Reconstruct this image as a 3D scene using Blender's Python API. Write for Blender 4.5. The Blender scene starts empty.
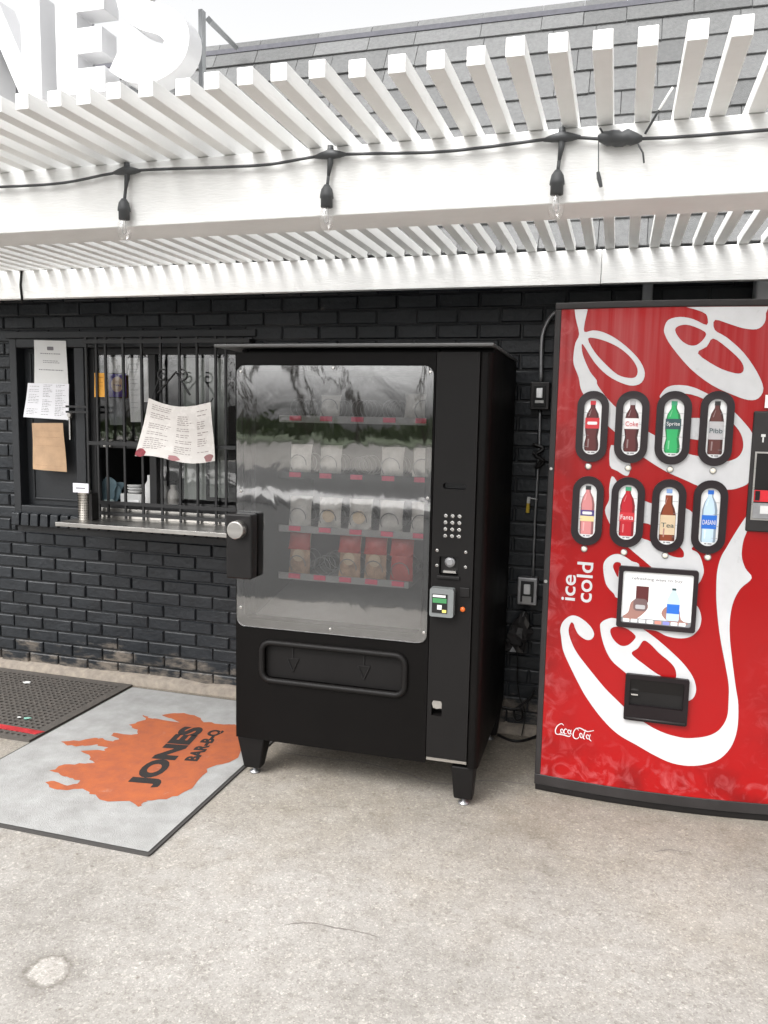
import bpy, bmesh, math, random
from mathutils import Vector, Matrix
from mathutils.geometry import tessellate_polygon
R = math.radians
random.seed(7)
S = bpy.context.scene
COL = S.collection

# ------------------------------------------------------------------ camera
F_PX, PITCH, ROLL, YAW, EYE = 794.22, .1187, .0207, .2832, 1.5512
FW = Vector((-math.sin(YAW)*math.cos(PITCH), math.cos(YAW)*math.cos(PITCH), -math.sin(PITCH)))
_r = Vector((math.cos(YAW), math.sin(YAW), 0)); _u = _r.cross(FW)
RT = _r*math.cos(ROLL)+_u*math.sin(ROLL); UP = -_r*math.sin(ROLL)+_u*math.cos(ROLL)
CAM = Vector((0, 0, EYE))
cd = bpy.data.cameras.new('camera'); cam = bpy.data.objects.new('camera', cd); COL.objects.link(cam)
cd.sensor_fit = 'HORIZONTAL'; cd.sensor_width = 36; cd.lens = F_PX*36/768; cd.clip_end = 500; cd.clip_start = .05
cam.matrix_world = Matrix(((RT.x, UP.x, -FW.x, 0), (RT.y, UP.y, -FW.y, 0), (RT.z, UP.z, -FW.z, EYE), (0, 0, 0, 1)))
S.camera = cam

# ------------------------------------------------------------------ sky, sun, exposure
SUN_EL, SUN_AZ = 50, 205      # azimuth of the sun, clockwise from +Y (behind the camera, a little left)
w = bpy.data.worlds.new('World'); S.world = w; w.use_nodes = True
nt = w.node_tree; nt.nodes.clear()
sky = nt.nodes.new('ShaderNodeTexSky'); sky.sky_type = 'NISHITA'; sky.sun_disc = False
sky.sun_elevation = R(SUN_EL); sky.sun_rotation = R(SUN_AZ); sky.dust_density = 6; sky.air_density = 1.0; sky.ozone_density = .3
hs = nt.nodes.new('ShaderNodeHueSaturation'); hs.inputs['Saturation'].default_value = .04; hs.inputs['Value'].default_value = 2.1
bg = nt.nodes.new('ShaderNodeBackground'); bg.inputs['Strength'].default_value = .15
wo = nt.nodes.new('ShaderNodeOutputWorld')
nt.links.new(sky.outputs[0], hs.inputs['Color']); nt.links.new(hs.outputs[0], bg.inputs[0]); nt.links.new(bg.outputs[0], wo.inputs[0])
sl = bpy.data.lights.new('sun', 'SUN'); sun = bpy.data.objects.new('sun', sl); COL.objects.link(sun)
sl.energy = 1.3; sl.angle = R(38); sl.color = (1, .97, .93)
d = Vector((math.sin(R(SUN_AZ))*math.cos(R(SUN_EL)), math.cos(R(SUN_AZ))*math.cos(R(SUN_EL)), math.sin(R(SUN_EL))))
sun.rotation_euler = d.to_track_quat('Z', 'Y').to_euler(); sun.location = d*20
S.view_settings.view_transform = 'Standard'; S.view_settings.look = 'None'
S.view_settings.exposure = .22; S.view_settings.gamma = 1; S.view_settings.use_curve_mapping = False
S.render.engine = 'CYCLES'
S.cycles.use_denoising = True
S.cycles.max_bounces = 8; S.cycles.transparent_max_bounces = 12

# ------------------------------------------------------------------ measuring: a pixel's ray meets a real plane
def ray(x, y): return FW + RT*((x-384)/F_PX) - UP*((y-512)/F_PX)
def at(x, y, ax, v):
    q = ray(x, y); t = (v-CAM[ax])/q[ax]; return CAM+q*t

# ------------------------------------------------------------------ materials
MATS = {}
def mat(name, col, rough=.6, metal=0, spec=.5, noise=0, nscale=8, bump=0, bscale=60, col2=None, coat=0, vcol=False, stretch=None, emit=0):
    if name in MATS: return MATS[name]
    m = bpy.data.materials.new(name); m.use_nodes = True; n = m.node_tree; L = n.links
    b = n.nodes['Principled BSDF']
    b.inputs['Base Color'].default_value = (*col, 1); b.inputs['Roughness'].default_value = rough
    b.inputs['Metallic'].default_value = metal; b.inputs['Specular IOR Level'].default_value = spec
    b.inputs['Coat Weight'].default_value = coat; b.inputs['Coat Roughness'].default_value = .08
    if emit:
        b.inputs['Emission Color'].default_value = (*col, 1); b.inputs['Emission Strength'].default_value = emit
    geo = n.nodes.new('ShaderNodeNewGeometry'); mp = n.nodes.new('ShaderNodeMapping'); L.new(geo.outputs['Position'], mp.inputs[0])
    if stretch: mp.inputs['Scale'].default_value = stretch
    if noise:
        t = n.nodes.new('ShaderNodeTexNoise'); t.inputs['Scale'].default_value = nscale; t.inputs['Detail'].default_value = 8; t.inputs['Roughness'].default_value = .65
        L.new(mp.outputs[0], t.inputs[0])
        rp = n.nodes.new('ShaderNodeValToRGB'); rp.color_ramp.elements[0].position = .32; rp.color_ramp.elements[1].position = .7
        c2 = col2 or tuple(c*(1-noise) for c in col)
        rp.color_ramp.elements[0].color = (*c2, 1); rp.color_ramp.elements[1].color = (*col, 1)
        L.new(t.outputs[0], rp.inputs[0]); src = rp.outputs[0]
        if vcol:
            a = n.nodes.new('ShaderNodeVertexColor'); a.layer_name = 'Col'
            mx = n.nodes.new('ShaderNodeMix'); mx.data_type = 'RGBA'; mx.blend_type = 'MULTIPLY'; mx.inputs['Factor'].default_value = 1
            L.new(src, mx.inputs['A']); L.new(a.outputs[0], mx.inputs['B']); src = mx.outputs['Result']
        L.new(src, b.inputs['Base Color'])
        mr = n.nodes.new('ShaderNodeMapRange'); mr.inputs['To Min'].default_value = max(0, rough-.12); mr.inputs['To Max'].default_value = min(1, rough+.15)
        L.new(t.outputs[0], mr.inputs[0]); L.new(mr.outputs[0], b.inputs['Roughness'])
    if bump:
        t2 = n.nodes.new('ShaderNodeTexNoise'); t2.inputs['Scale'].default_value = bscale; t2.inputs['Detail'].default_value = 6
        L.new(mp.outputs[0], t2.inputs[0])
        bp = n.nodes.new('ShaderNodeBump'); bp.inputs['Strength'].default_value = bump; bp.inputs['Distance'].default_value = .004
        L.new(t2.outputs[0], bp.inputs['Height']); L.new(bp.outputs[0], b.inputs['Normal'])
    MATS[name] = m; return m

def node(m, typ, **kw):
    nd = m.node_tree.nodes.new(typ)
    for k, v in kw.items():
        if k in nd.inputs: nd.inputs[k].default_value = v
        else: setattr(nd, k, v)
    return nd

white = mat('white_paint', (.88, .88, .865), .5, noise=.09, nscale=16, bump=.35, bscale=120, stretch=(.25, .25, 1.5))
signw = mat('sign_white', (.64, .64, .65), .35, noise=.03, nscale=6)
blackp = mat('black_enamel', (.003, .0024, .0022), .46, spec=.13, noise=.25, nscale=3, bump=.12, bscale=500)
blackpanel = mat('black_panel', (.007, .0062, .006), .5, spec=.2, noise=.15, nscale=4, bump=.15, bscale=600)
blackpl = mat('black_plastic', (.010, .009, .009), .4, spec=.3, noise=.2, nscale=9)
rubber = mat('black_rubber', (.085, .073, .064), .8, noise=.5, nscale=30, col2=(.055, .05, .045), bump=.3, bscale=200)
steel = mat('stainless', (.62, .60, .57), .28, metal=1, noise=.25, nscale=7, stretch=(.3, 3, 3))
chrome = mat('chrome', (.75, .74, .72), .18, metal=1)
galv = mat('galvanised', (.42, .42, .43), .4, metal=.8, noise=.3, nscale=20)
greypipe = mat('grey_pipe', (.30, .31, .32), .5, noise=.2, nscale=9)
paper = mat('paper', (.66, .66, .65), .7, noise=.05, nscale=14, bump=.4, bscale=14)
menup = mat('laminated_paper', (.66, .63, .60), .25, noise=.06, nscale=10, bump=.5, bscale=9)
kraft = mat('kraft_paper', (.50, .33, .20), .75, noise=.25, nscale=12, bump=.5, bscale=20)
ink = mat('print_ink', (.16, .15, .16), .6)
inklight = mat('faint_print', (.25, .25, .26), .6)
pink = mat('price_tag', (.95, .10, .20), .5, noise=.2, nscale=40)
orange = mat('mat_orange', (.37, .095, .028), .9, noise=.35, nscale=16, col2=(.26, .068, .03), bump=.5, bscale=320)
matblk = mat('mat_black', (.018, .014, .013), .9, noise=.4, nscale=40, bump=.5, bscale=320)
redtape = mat('red_tape', (.45, .03, .035), .5, noise=.4, nscale=22)
panelwood = mat('black_boards', (.014, .016, .019), .46, noise=.3, nscale=6, bump=.3, bscale=40)
barm = mat('black_iron', (.014, .014, .015), .45, noise=.3, nscale=20)
bulbsock = mat('socket_black', (.06, .063, .066), .55)
dkred = mat('dark_red', (.30, .012, .015), .3)
interior = mat('cabinet_interior', (.045, .043, .042), .5, noise=.2, nscale=8)
trayw = mat('tray_grey', (.42, .41, .40), .4, noise=.2, nscale=9)
coilm = mat('coil_white', (.22, .22, .22), .3)
wrap = mat('plastic_wrap', (.88, .84, .78), .22, noise=.35, nscale=18, bump=.6, bscale=30)
tanf = mat('smoked_meat', (.75, .48, .30), .4, noise=.6, nscale=30, bump=.6, bscale=60)
tanp = mat('bun_tan', (.80, .62, .42), .5, noise=.3, nscale=20)
sauce = mat('sauce_red', (.62, .06, .045), .25, noise=.3, nscale=10)

def glass_mat(name, fac=.1, rough=.02, bump=.3, bscale=5, tint=(1, 1, 1), stretch=(1, 1, 1)):
    m = bpy.data.materials.new(name); m.use_nodes = True; n = m.node_tree; n.nodes.clear(); L = n.links
    o = n.nodes.new('ShaderNodeOutputMaterial'); mx = n.nodes.new('ShaderNodeMixShader')
    t = n.nodes.new('ShaderNodeBsdfTransparent'); t.inputs[0].default_value = (*tint, 1)
    g = n.nodes.new('ShaderNodeBsdfGlossy'); g.inputs['Roughness'].default_value = rough
    fr = n.nodes.new('ShaderNodeFresnel'); fr.inputs[0].default_value = 1.5
    ad = n.nodes.new('ShaderNodeMath'); ad.operation = 'ADD'; ad.inputs[1].default_value = fac; ad.use_clamp = True
    if bump: L.new(fr.outputs[0], ad.inputs[0])
    else: ad.inputs[0].default_value = .08
    L.new(ad.outputs[0], mx.inputs[0]); L.new(t.outputs[0], mx.inputs[1]); L.new(g.outputs[0], mx.inputs[2])
    L.new(mx.outputs[0], o.inputs[0])
    if bump:
        geo = n.nodes.new('ShaderNodeNewGeometry'); mp = n.nodes.new('ShaderNodeMapping'); mp.inputs['Scale'].default_value = stretch
        L.new(geo.outputs['Position'], mp.inputs[0])
        tx = n.nodes.new('ShaderNodeTexNoise'); tx.inputs['Scale'].default_value = bscale; tx.inputs['Detail'].default_value = 3; tx.inputs['Distortion'].default_value = 1.2
        L.new(mp.outputs[0], tx.inputs[0])
        bp = n.nodes.new('ShaderNodeBump'); bp.inputs['Strength'].default_value = bump; bp.inputs['Distance'].default_value = .01
        L.new(tx.outputs[0], bp.inputs['Height']); L.new(bp.outputs[0], g.inputs['Normal'])
    MATS[name] = m; return m
acrylic = glass_mat('scuffed_acrylic', .175, .034, .08, 3.0, (.96, .96, .96), (2.0, 1, .9))
winglass = glass_mat('window_glass', .05, .02, .15, 3)
bulbglass = glass_mat('bulb_glass', .02, .02, 0)

# concrete
def ground_mat():
    m = bpy.data.materials.new('worn_concrete'); m.use_nodes = True; n = m.node_tree; L = n.links; b = n.nodes['Principled BSDF']
    geo = n.nodes.new('ShaderNodeNewGeometry')
    def noise(s, d=8, r=.6):
        t = n.nodes.new('ShaderNodeTexNoise'); t.inputs['Scale'].default_value = s; t.inputs['Detail'].default_value = d; t.inputs['Roughness'].default_value = r
        L.new(geo.outputs['Position'], t.inputs[0]); return t
    def ramp(src, stops):
        r = n.nodes.new('ShaderNodeValToRGB'); e = r.color_ramp.elements
        e[0].position, e[0].color = stops[0][0], (*stops[0][1], 1); e[1].position, e[1].color = stops[-1][0], (*stops[-1][1], 1)
        for p_, c_ in stops[1:-1]: q = e.new(p_); q.color = (*c_, 1)
        L.new(src, r.inputs[0]); return r.outputs[0]
    def mix(a, b_, f=1, mode='MULTIPLY'):
        x = n.nodes.new('ShaderNodeMix'); x.data_type = 'RGBA'; x.blend_type = mode; x.inputs['Factor'].default_value = f
        L.new(a, x.inputs['A']); L.new(b_, x.inputs['B']); return x.outputs['Result']
    big = ramp(noise(1.1, 7, .6).outputs[0], [(.3, (.222, .209, .193)), (.5, (.280, .267, .250)), (.72, (.335, .322, .306))])
    mid = ramp(noise(11, 12, .8).outputs[0], [(.34, (.80, .785, .77)), (.52, (1, 1, 1)), (.72, (1.10, 1.10, 1.10))])
    c = mix(big, mid)
    def grains(scale, stops):        # exposed aggregate: every cell its own tone
        v = n.nodes.new('ShaderNodeTexVoronoi'); v.inputs['Scale'].default_value = scale; L.new(geo.outputs['Position'], v.inputs[0])
        sp_ = n.nodes.new('ShaderNodeSeparateColor'); L.new(v.outputs['Color'], sp_.inputs[0]); return ramp(sp_.outputs[0], stops)
    c = mix(c, grains(230, [(0, (.62, .60, .58)), (.12, (.86, .85, .84)), (.5, (1, 1, 1)), (.86, (1.12, 1.12, 1.1)), (1, (1.65, 1.63, 1.6))]), .6)
    c = mix(c, grains(90, [(0, (.7, .68, .66)), (.1, (.95, .95, .95)), (.9, (1.03, 1.03, 1.03)), (1, (1.4, 1.4, 1.38))]), .6)
    v2 = n.nodes.new('ShaderNodeTexVoronoi'); v2.inputs['Scale'].default_value = 7; L.new(geo.outputs['Position'], v2.inputs[0])
    sp = ramp(v2.outputs['Distance'], [(.0, (.35, .31, .28)), (.03, (.55, .50, .46)), (.055, (1, 1, 1))])
    c = mix(c, sp, .7)
    # round pale repair with a dark sunken rim
    dv = n.nodes.new('ShaderNodeVectorMath'); dv.operation = 'DISTANCE'; wv = n.nodes.new('ShaderNodeMix'); wv.data_type = 'RGBA'; wv.blend_type = 'ADD'; wv.inputs['Factor'].default_value = .07
    L.new(geo.outputs['Position'], wv.inputs['A']); L.new(noise(16, 6, .7).outputs[1], wv.inputs['B']); L.new(wv.outputs['Result'], dv.inputs[0]); q0 = at(48, 971, 2, 0); dv.inputs[1].default_value = (q0.x+.035, q0.y+.035, .035)
    c = mix(c, ramp(dv.outputs['Value'], [(0, (1.22, 1.22, 1.22)), (.046, (1.2, 1.2, 1.2)), (.062, (.62, .60, .58)), (.075, (.80, .79, .78)), (.13, (1, 1, 1))]), 1)
    # contact shade put into the colour: warm brown deepening towards the wall, ragged edge
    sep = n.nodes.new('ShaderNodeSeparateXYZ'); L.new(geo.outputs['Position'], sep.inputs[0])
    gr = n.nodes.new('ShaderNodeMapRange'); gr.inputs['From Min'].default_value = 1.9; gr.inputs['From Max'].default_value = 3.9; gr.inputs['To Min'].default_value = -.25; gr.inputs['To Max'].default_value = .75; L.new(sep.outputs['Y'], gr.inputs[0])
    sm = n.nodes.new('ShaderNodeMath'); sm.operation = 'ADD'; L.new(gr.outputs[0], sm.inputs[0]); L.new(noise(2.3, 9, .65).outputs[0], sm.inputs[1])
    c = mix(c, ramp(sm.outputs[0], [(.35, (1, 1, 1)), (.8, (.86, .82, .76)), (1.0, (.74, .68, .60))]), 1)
    L.new(c, b.inputs['Base Color']); b.inputs['Roughness'].default_value = .88; b.inputs['Specular IOR Level'].default_value = .25
    bp = n.nodes.new('ShaderNodeBump'); bp.inputs['Strength'].default_value = .4; bp.inputs['Distance'].default_value = .003
    ad = n.nodes.new('ShaderNodeMath'); ad.operation = 'ADD'; f2 = noise(170, 6, .7); f3 = noise(8, 6, .6)
    L.new(f2.outputs[0], ad.inputs[0]); L.new(f3.outputs[0], ad.inputs[1]); L.new(ad.outputs[0], bp.inputs['Height']); L.new(bp.outputs[0], b.inputs['Normal'])
    return m
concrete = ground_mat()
def worn(m, scale, lo, hi, under):      # print worn through in patches to what lies under it
    n = m.node_tree; L = n.links; b = n.nodes['Principled BSDF']; src = b.inputs['Base Color'].links[0].from_socket
    geo = n.nodes.new('ShaderNodeNewGeometry'); t = n.nodes.new('ShaderNodeTexNoise'); t.inputs['Scale'].default_value = scale; t.inputs['Detail'].default_value = 10; t.inputs['Roughness'].default_value = .75
    L.new(geo.outputs['Position'], t.inputs[0]); r = n.nodes.new('ShaderNodeMapRange'); r.inputs['From Min'].default_value = lo; r.inputs['From Max'].default_value = hi; L.new(t.outputs[0], r.inputs[0])
    mx = n.nodes.new('ShaderNodeMix'); mx.data_type = 'RGBA'; L.new(r.outputs[0], mx.inputs['Factor']); L.new(src, mx.inputs['A']); mx.inputs['B'].default_value = (*under, 1); L.new(mx.outputs['Result'], b.inputs['Base Color'])
worn(orange, 9, .60, 1.0, (.33, .30, .28)); worn(matblk, 14, .66, 1.0, (.25, .12, .08))
asphalt = mat('asphalt', (.055, .054, .052), .85, noise=.4, nscale=20, bump=.5)
grassm = mat('grass_green', (.07, .11, .03), .9, noise=.5, nscale=3)
barkm = mat('bark', (.10, .08, .065), .9, noise=.4, nscale=20)
leafm = mat('spring_leaf', (.09, .13, .04), .7, noise=.4, nscale=3)
crackm = mat('crack_dark', (.20, .18, .165), .95, noise=.4, nscale=60)
patchm = mat('pale_patch', (.44, .42, .40), .9, noise=.25, nscale=40, bump=.5, bscale=80)
footm = mat('footing', (.27, .235, .19), .9, noise=.6, nscale=22, col2=(.16, .135, .115), bump=.8, bscale=60)
shingle = mat('shingle', (.150, .152, .152), .9, noise=.3, nscale=60, bump=.6, bscale=220, vcol=True)

# black painted brick, worn to brown near the ground and where people lean on it
def brick_mat():
    m = mat('painted_brick', (.017, .020, .024), .38, spec=.4, noise=.35, nscale=12, bump=.9, bscale=45)
    n = m.node_tree; L = n.links; b = n.nodes['Principled BSDF']
    src = b.inputs['Base Color'].links[0].from_socket
    geo = n.nodes.new('ShaderNodeNewGeometry'); sep = n.nodes.new('ShaderNodeSeparateXYZ'); L.new(geo.outputs['Position'], sep.inputs[0])
    t = n.nodes.new('ShaderNodeTexNoise'); t.inputs['Scale'].default_value = 7; t.inputs['Detail'].default_value = 8; t.inputs['Roughness'].default_value = .7
    mp = n.nodes.new('ShaderNodeMapping'); mp.inputs['Scale'].default_value = (.6, 1, 1.6); L.new(geo.outputs['Position'], mp.inputs[0]); L.new(mp.outputs[0], t.inputs[0])
    mr = n.nodes.new('ShaderNodeMapRange'); mr.inputs['From Min'].default_value = 0; mr.inputs['From Max'].default_value = .34
    mr.inputs['To Min'].default_value = .26; mr.inputs['To Max'].default_value = 0; L.new(sep.outputs['Z'], mr.inputs[0])
    ad = n.nodes.new('ShaderNodeMath'); ad.operation = 'ADD'; L.new(t.outputs[0], ad.inputs[0]); L.new(mr.outputs[0], ad.inputs[1])
    rp = n.nodes.new('ShaderNodeValToRGB'); rp.color_ramp.elements[0].position = .66; rp.color_ramp.elements[0].color = (0, 0, 0, 1)
    rp.color_ramp.elements[1].position = .80; rp.color_ramp.elements[1].color = (.85, .85, .85, 1); L.new(ad.outputs[0], rp.inputs[0])
    mx = n.nodes.new('ShaderNodeMix'); mx.data_type = 'RGBA'; L.new(rp.outputs[0], mx.inputs['Factor']); L.new(src, mx.inputs['A']); mx.inputs['B'].default_value = (.17, .145, .12, 1)
    L.new(mx.outputs['Result'], b.inputs['Base Color']); return m
brickm = brick_mat()
mortar = mat('mortar_black', (.014, .0155, .018), .5, noise=.3, nscale=20, bump=.6, bscale=90)

# ------------------------------------------------------------------ mesh builder
def smooth_closed(P, k=4):
    out = []; n = len(P)
    for i in range(n):
        a, b, c, e = (Vector(P[(i+j) % n]) for j in (-1, 0, 1, 2))
        for s in range(k):
            t = s/k
            out.append(tuple(.5*((2*b)+(c-a)*t+(2*a-5*b+4*c-e)*t*t+(3*b-a-3*c+e)*t**3)))
    return out
def smooth_open(P, k=6):
    P = [Vector(q) for q in P]; Q = [2*P[0]-P[1]]+P+[2*P[-1]-P[-2]]; out = []
    for i in range(1, len(Q)-2):
        a, b, c, e = Q[i-1:i+3]
        for s in range(k):
            t = s/k; out.append(.5*((2*b)+(c-a)*t+(2*a-5*b+4*c-e)*t*t+(3*b-a-3*c+e)*t**3))
    out.append(P[-1]); return out
def rrect(x0, x1, z0, z1, r, k=5):
    o = []
    for cx, cz, a0 in ((x1-r, z1-r, 0), (x0+r, z1-r, 90), (x0+r, z0+r, 180), (x1-r, z0+r, 270)):
        for i in range(k+1):
            a = R(a0+90*i/k); o.append((cx+r*math.cos(a), cz+r*math.sin(a)))
    return o
def circ(cx, cz, r, n=20, rz=None): return [(cx+r*math.cos(2*math.pi*i/n), cz+(rz or r)*math.sin(2*math.pi*i/n)) for i in range(n)]

class MB:
    def __init__(s): s.v = []; s.f = []; s.m = []; s.cols = {}
    def add(s, vs, fs, m=0):
        o = len(s.v); s.v += [tuple(q) for q in vs]; s.f += [tuple(o+i for i in f) for f in fs]; s.m += [m]*len(fs); return s
    def box(s, x0, x1, y0, y1, z0, z1, m=0):
        return s.add([(x, y, z) for x in (x0, x1) for y in (y0, y1) for z in (z0, z1)],
                     [(0, 1, 3, 2), (4, 6, 7, 5), (0, 4, 5, 1), (2, 3, 7, 6), (0, 2, 6, 4), (1, 5, 7, 3)], m)
    def hexa(s, lo, hi, m=0):      # two quads (4 pts each) joined
        return s.add(list(lo)+list(hi), [(3, 2, 1, 0), (4, 5, 6, 7)]+[(i, (i+1) % 4, 4+(i+1) % 4, 4+i) for i in range(4)], m)
    def tube(s, P, r, n=8, m=0, closed=False):
        P = [Vector(q) for q in P]; N = len(P); rr = r if hasattr(r, '__len__') else [r]*N
        o = len(s.v); ref = None
        for i, q in enumerate(P):
            if closed: t = P[(i+1) % N]-P[i-1]
            else: t = P[min(i+1, N-1)]-P[max(i-1, 0)]
            t.normalize()
            if ref is None: ref = Vector((0, 0, 1)) if abs(t.z) < .9 else Vector((1, 0, 0))
            a = t.cross(ref)
            if a.length < 1e-4: a = t.cross(Vector((0, 1, 0)))
            a.normalize(); b = a.cross(t).normalized(); ref = b
            for k in range(n):
                an = 2*math.pi*k/n; s.v.append(tuple(q+a*rr[i]*math.cos(an)+b*rr[i]*math.sin(an)))
        for i in range(N if closed else N-1):
            j = (i+1) % N
            for k in range(n):
                s.f.append((o+i*n+k, o+i*n+(k+1) % n, o+j*n+(k+1) % n, o+j*n+k)); s.m.append(m)
        if not closed:
            s.f.append(tuple(o+k for k in range(n))[::-1]); s.f.append(tuple(o+(N-1)*n+k for k in range(n))); s.m += [m, m]
        return s
    def lathe(s, prof, c, n=20, m=0, axis='z'):      # prof: (radius, height)
        o = len(s.v)
        for r, h in prof:
            for k in range(n):
                a = 2*math.pi*k/n; x, y = r*math.cos(a), r*math.sin(a)
                s.v.append((c[0]+x, c[1]+y, c[2]+h) if axis == 'z' else (c[0]+x, c[1]-h, c[2]+y))
        for i in range(len(prof)-1):
            for k in range(n):
                s.f.append((o+i*n+k, o+i*n+(k+1) % n, o+(i+1)*n+(k+1) % n, o+(i+1)*n+k)); s.m.append(m)
        s.f.append(tuple(o+k for k in range(n))[::-1]); s.f.append(tuple(o+(len(prof)-1)*n+k for k in range(n))); s.m += [m, m]
        return s
    def sheet(s, loops, fn, m=0, cut=None, thick=None):   # loops[0] outer, the rest holes, in 2-D; fn(u, v, d) -> point at depth d
        L3 = [[Vector((a, b, 0)) for a, b in lp] for lp in loops]
        tri = tessellate_polygon(L3); fl = [q for lp in L3 for q in lp]
        bm = bmesh.new(); vs = [bm.verts.new(q) for q in fl]
        for t in tri:
            try: bm.faces.new([vs[i] for i in t])
            except ValueError: pass
        if cut:
            xs = [q.x for q in fl]; x = min(xs)+cut
            while x < max(xs):
                bmesh.ops.bisect_plane(bm, geom=bm.verts[:]+bm.edges[:]+bm.faces[:], plane_co=(x, 0, 0), plane_no=(1, 0, 0)); x += cut
        bmesh.ops.recalc_face_normals(bm, faces=bm.faces[:])
        bm.verts.index_update(); V = [(q.co.x, q.co.y) for q in bm.verts]; Fc = [tuple(x.index for x in f.verts) for f in bm.faces]
        bm.free()
        s.add([fn(a, b, 0) for a, b in V], Fc, m)
        if thick:
            s.add([fn(a, b, thick) for a, b in V], [f[::-1] for f in Fc], m)
            for lp in loops:
                n = len(lp); s.add([fn(a, b, 0) for a, b in lp]+[fn(a, b, thick) for a, b in lp], [(i, (i+1) % n, n+(i+1) % n, n+i) for i in range(n)], m)
        return s
    def text(s, txt, fn, w_, h_, m=0, bold=.0, cut=None):
        c = bpy.data.curves.new('t', 'FONT'); c.body = txt; c.offset = bold; c.resolution_u = 4
        o = bpy.data.objects.new('t', c); COL.objects.link(o); dg = bpy.context.evaluated_depsgraph_get()
        me = o.evaluated_get(dg).to_mesh(); V = [q.co.copy() for q in me.vertices]; Fc = [tuple(p.vertices) for p in me.polygons]
        x0, x1 = min(q.x for q in V), max(q.x for q in V); y0, y1 = min(q.y for q in V), max(q.y for q in V)
        s.add([fn((q.x-x0)/(x1-x0)*w_, (q.y-y0)/(y1-y0)*h_, 0) for q in V], Fc, m)
        o.to_mesh_clear(); bpy.data.objects.remove(o); bpy.data.curves.remove(c); return s
    def build(s, name, mats, parent=None, smooth=False, bevel=0, local=False, label=None, fix=True, cols=None):
        me = bpy.data.meshes.new(name); me.from_pydata(s.v, [], s.f)
        for q in (mats if isinstance(mats, (list, tuple)) else [mats]): me.materials.append(q)
        for p, i in zip(me.polygons, s.m): p.material_index = i; p.use_smooth = smooth
        if fix:
            bm = bmesh.new(); bm.from_mesh(me); bmesh.ops.recalc_face_normals(bm, faces=bm.faces[:]); bm.to_mesh(me); bm.free()
        if cols:
            a = me.color_attributes.new('Col', 'FLOAT_COLOR', 'CORNER')
            for p in me.polygons:
                c = cols[min(p.index, len(cols)-1)]
                for li in p.loop_indices: a.data[li].color = (c, c, c, 1)
        me.update(); o = bpy.data.objects.new(name, me); COL.objects.link(o)
        if bevel:
            b = o.modifiers.new('bevel', 'BEVEL'); b.width = bevel; b.segments = 2; b.limit_method = 'ANGLE'; b.angle_limit = R(40)
            for p in me.polygons: p.use_smooth = True
            try:
                wn = o.modifiers.new('wn', 'WEIGHTED_NORMAL'); wn.keep_sharp = True
            except Exception: pass
        if parent:
            o.parent = parent
            if not local: o.matrix_parent_inverse = base_matrix(parent).inverted()
        if label: o['label'] = label
        return o
def base_matrix(o):
    M = o.matrix_parent_inverse @ o.matrix_basis
    return base_matrix(o.parent) @ M if o.parent else M
def thing(name, label, cat, loc=(0, 0, 0), rz=0, group=None):
    o = bpy.data.objects.new(name, None); COL.objects.link(o); o.location = loc; o.rotation_euler = (0, 0, rz); o.empty_display_size = .1
    tag(o, label, cat, group); return o
def tag(o, label, cat, group=None):
    o['label'] = label; o['category'] = cat
    if group: o['group'] = group
    return o
def struct(name, mb, m, **k):
    o = mb.build(name, m, **k); o['kind'] = 'structure'; return o
def disc(c, r, y, h=.004, m=0, mb=None, n=14):
    mb = mb or MB(); mb.lathe([(r, 0), (r, h*.6), (r*.7, h)], (c[0], y, c[1]), n, m, 'y'); return mb

# ================================================================== THE SETTING
g = MB()
xs = [-60, -12, -4, 3, 12, 60]; ys = [-80, -30, -14, -2, 5, 30]
g.add([(x, y, 0) for y in ys for x in xs], [(j*6+i, j*6+i+1, (j+1)*6+i+1, (j+1)*6+i) for j in range(5) for i in range(5)])
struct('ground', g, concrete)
g = MB(); g.box(-60, 60, -16.5, -.2, .0, .004); struct('road', g, asphalt)
g = MB(); g.hexa([(-20, -12.5, .005), (8, -4.2, .005), (8, -3.3, .005), (-20, -10.6, .005)], [(-20, -12.5, .12), (8, -4.2, .12), (8, -3.3, .12), (-20, -10.6, .12)]); struct('kerb', g, mat('pale_kerb', (.62, .61, .60), .8, noise=.2))
g = MB(); g.box(-60, 60, -78, -36, .0, .12); o = g.build('grass', grassm); o['kind'] = 'stuff'

# cracks, joint and pale patch in the slab
def ribbon(mb, P, w0, z, m=0, jit=.3):
    P = [Vector((q[0], q[1], 0)) for q in P]; P = smooth_open(P, 7); a = []; b = []
    for i, q in enumerate(P):
        t = (P[min(i+1, len(P)-1)]-P[max(i-1, 0)]).normalized(); nn = Vector((-t.y, t.x, 0)); e = min(i, len(P)-1-i)/3
        ww = w0*min(1, .25+e)*(1+random.uniform(-jit, jit)); o_ = nn*random.uniform(-.5, .5)*w0
        a.append(q+o_+nn*ww/2); b.append(q+o_-nn*ww/2)
    n = len(P); mb.add([(q.x, q.y, z) for q in a+b], [(i, i+1, n+i+1, n+i) for i in range(n-1)], m)
g = MB()
gp = lambda pts: [tuple(at(x, y, 2, 0))[:2] for x, y in pts]
ribbon(g, gp([(280, 752), (320, 758), (360, 762), (400, 772), (440, 784), (490, 781), (540, 786)]), .007, .0015)
ribbon(g, gp([(285, 925), (310, 923), (335, 928), (360, 932), (380, 938)]), .004, .0015)
ribbon(g, gp([(495, 745), (530, 749)]), .004, .0015)
ribbon(g, gp([(655, 852), (670, 850), (684, 853)]), .006, .0015)
struct('slab_cracks', g, crackm, fix=False)
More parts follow.
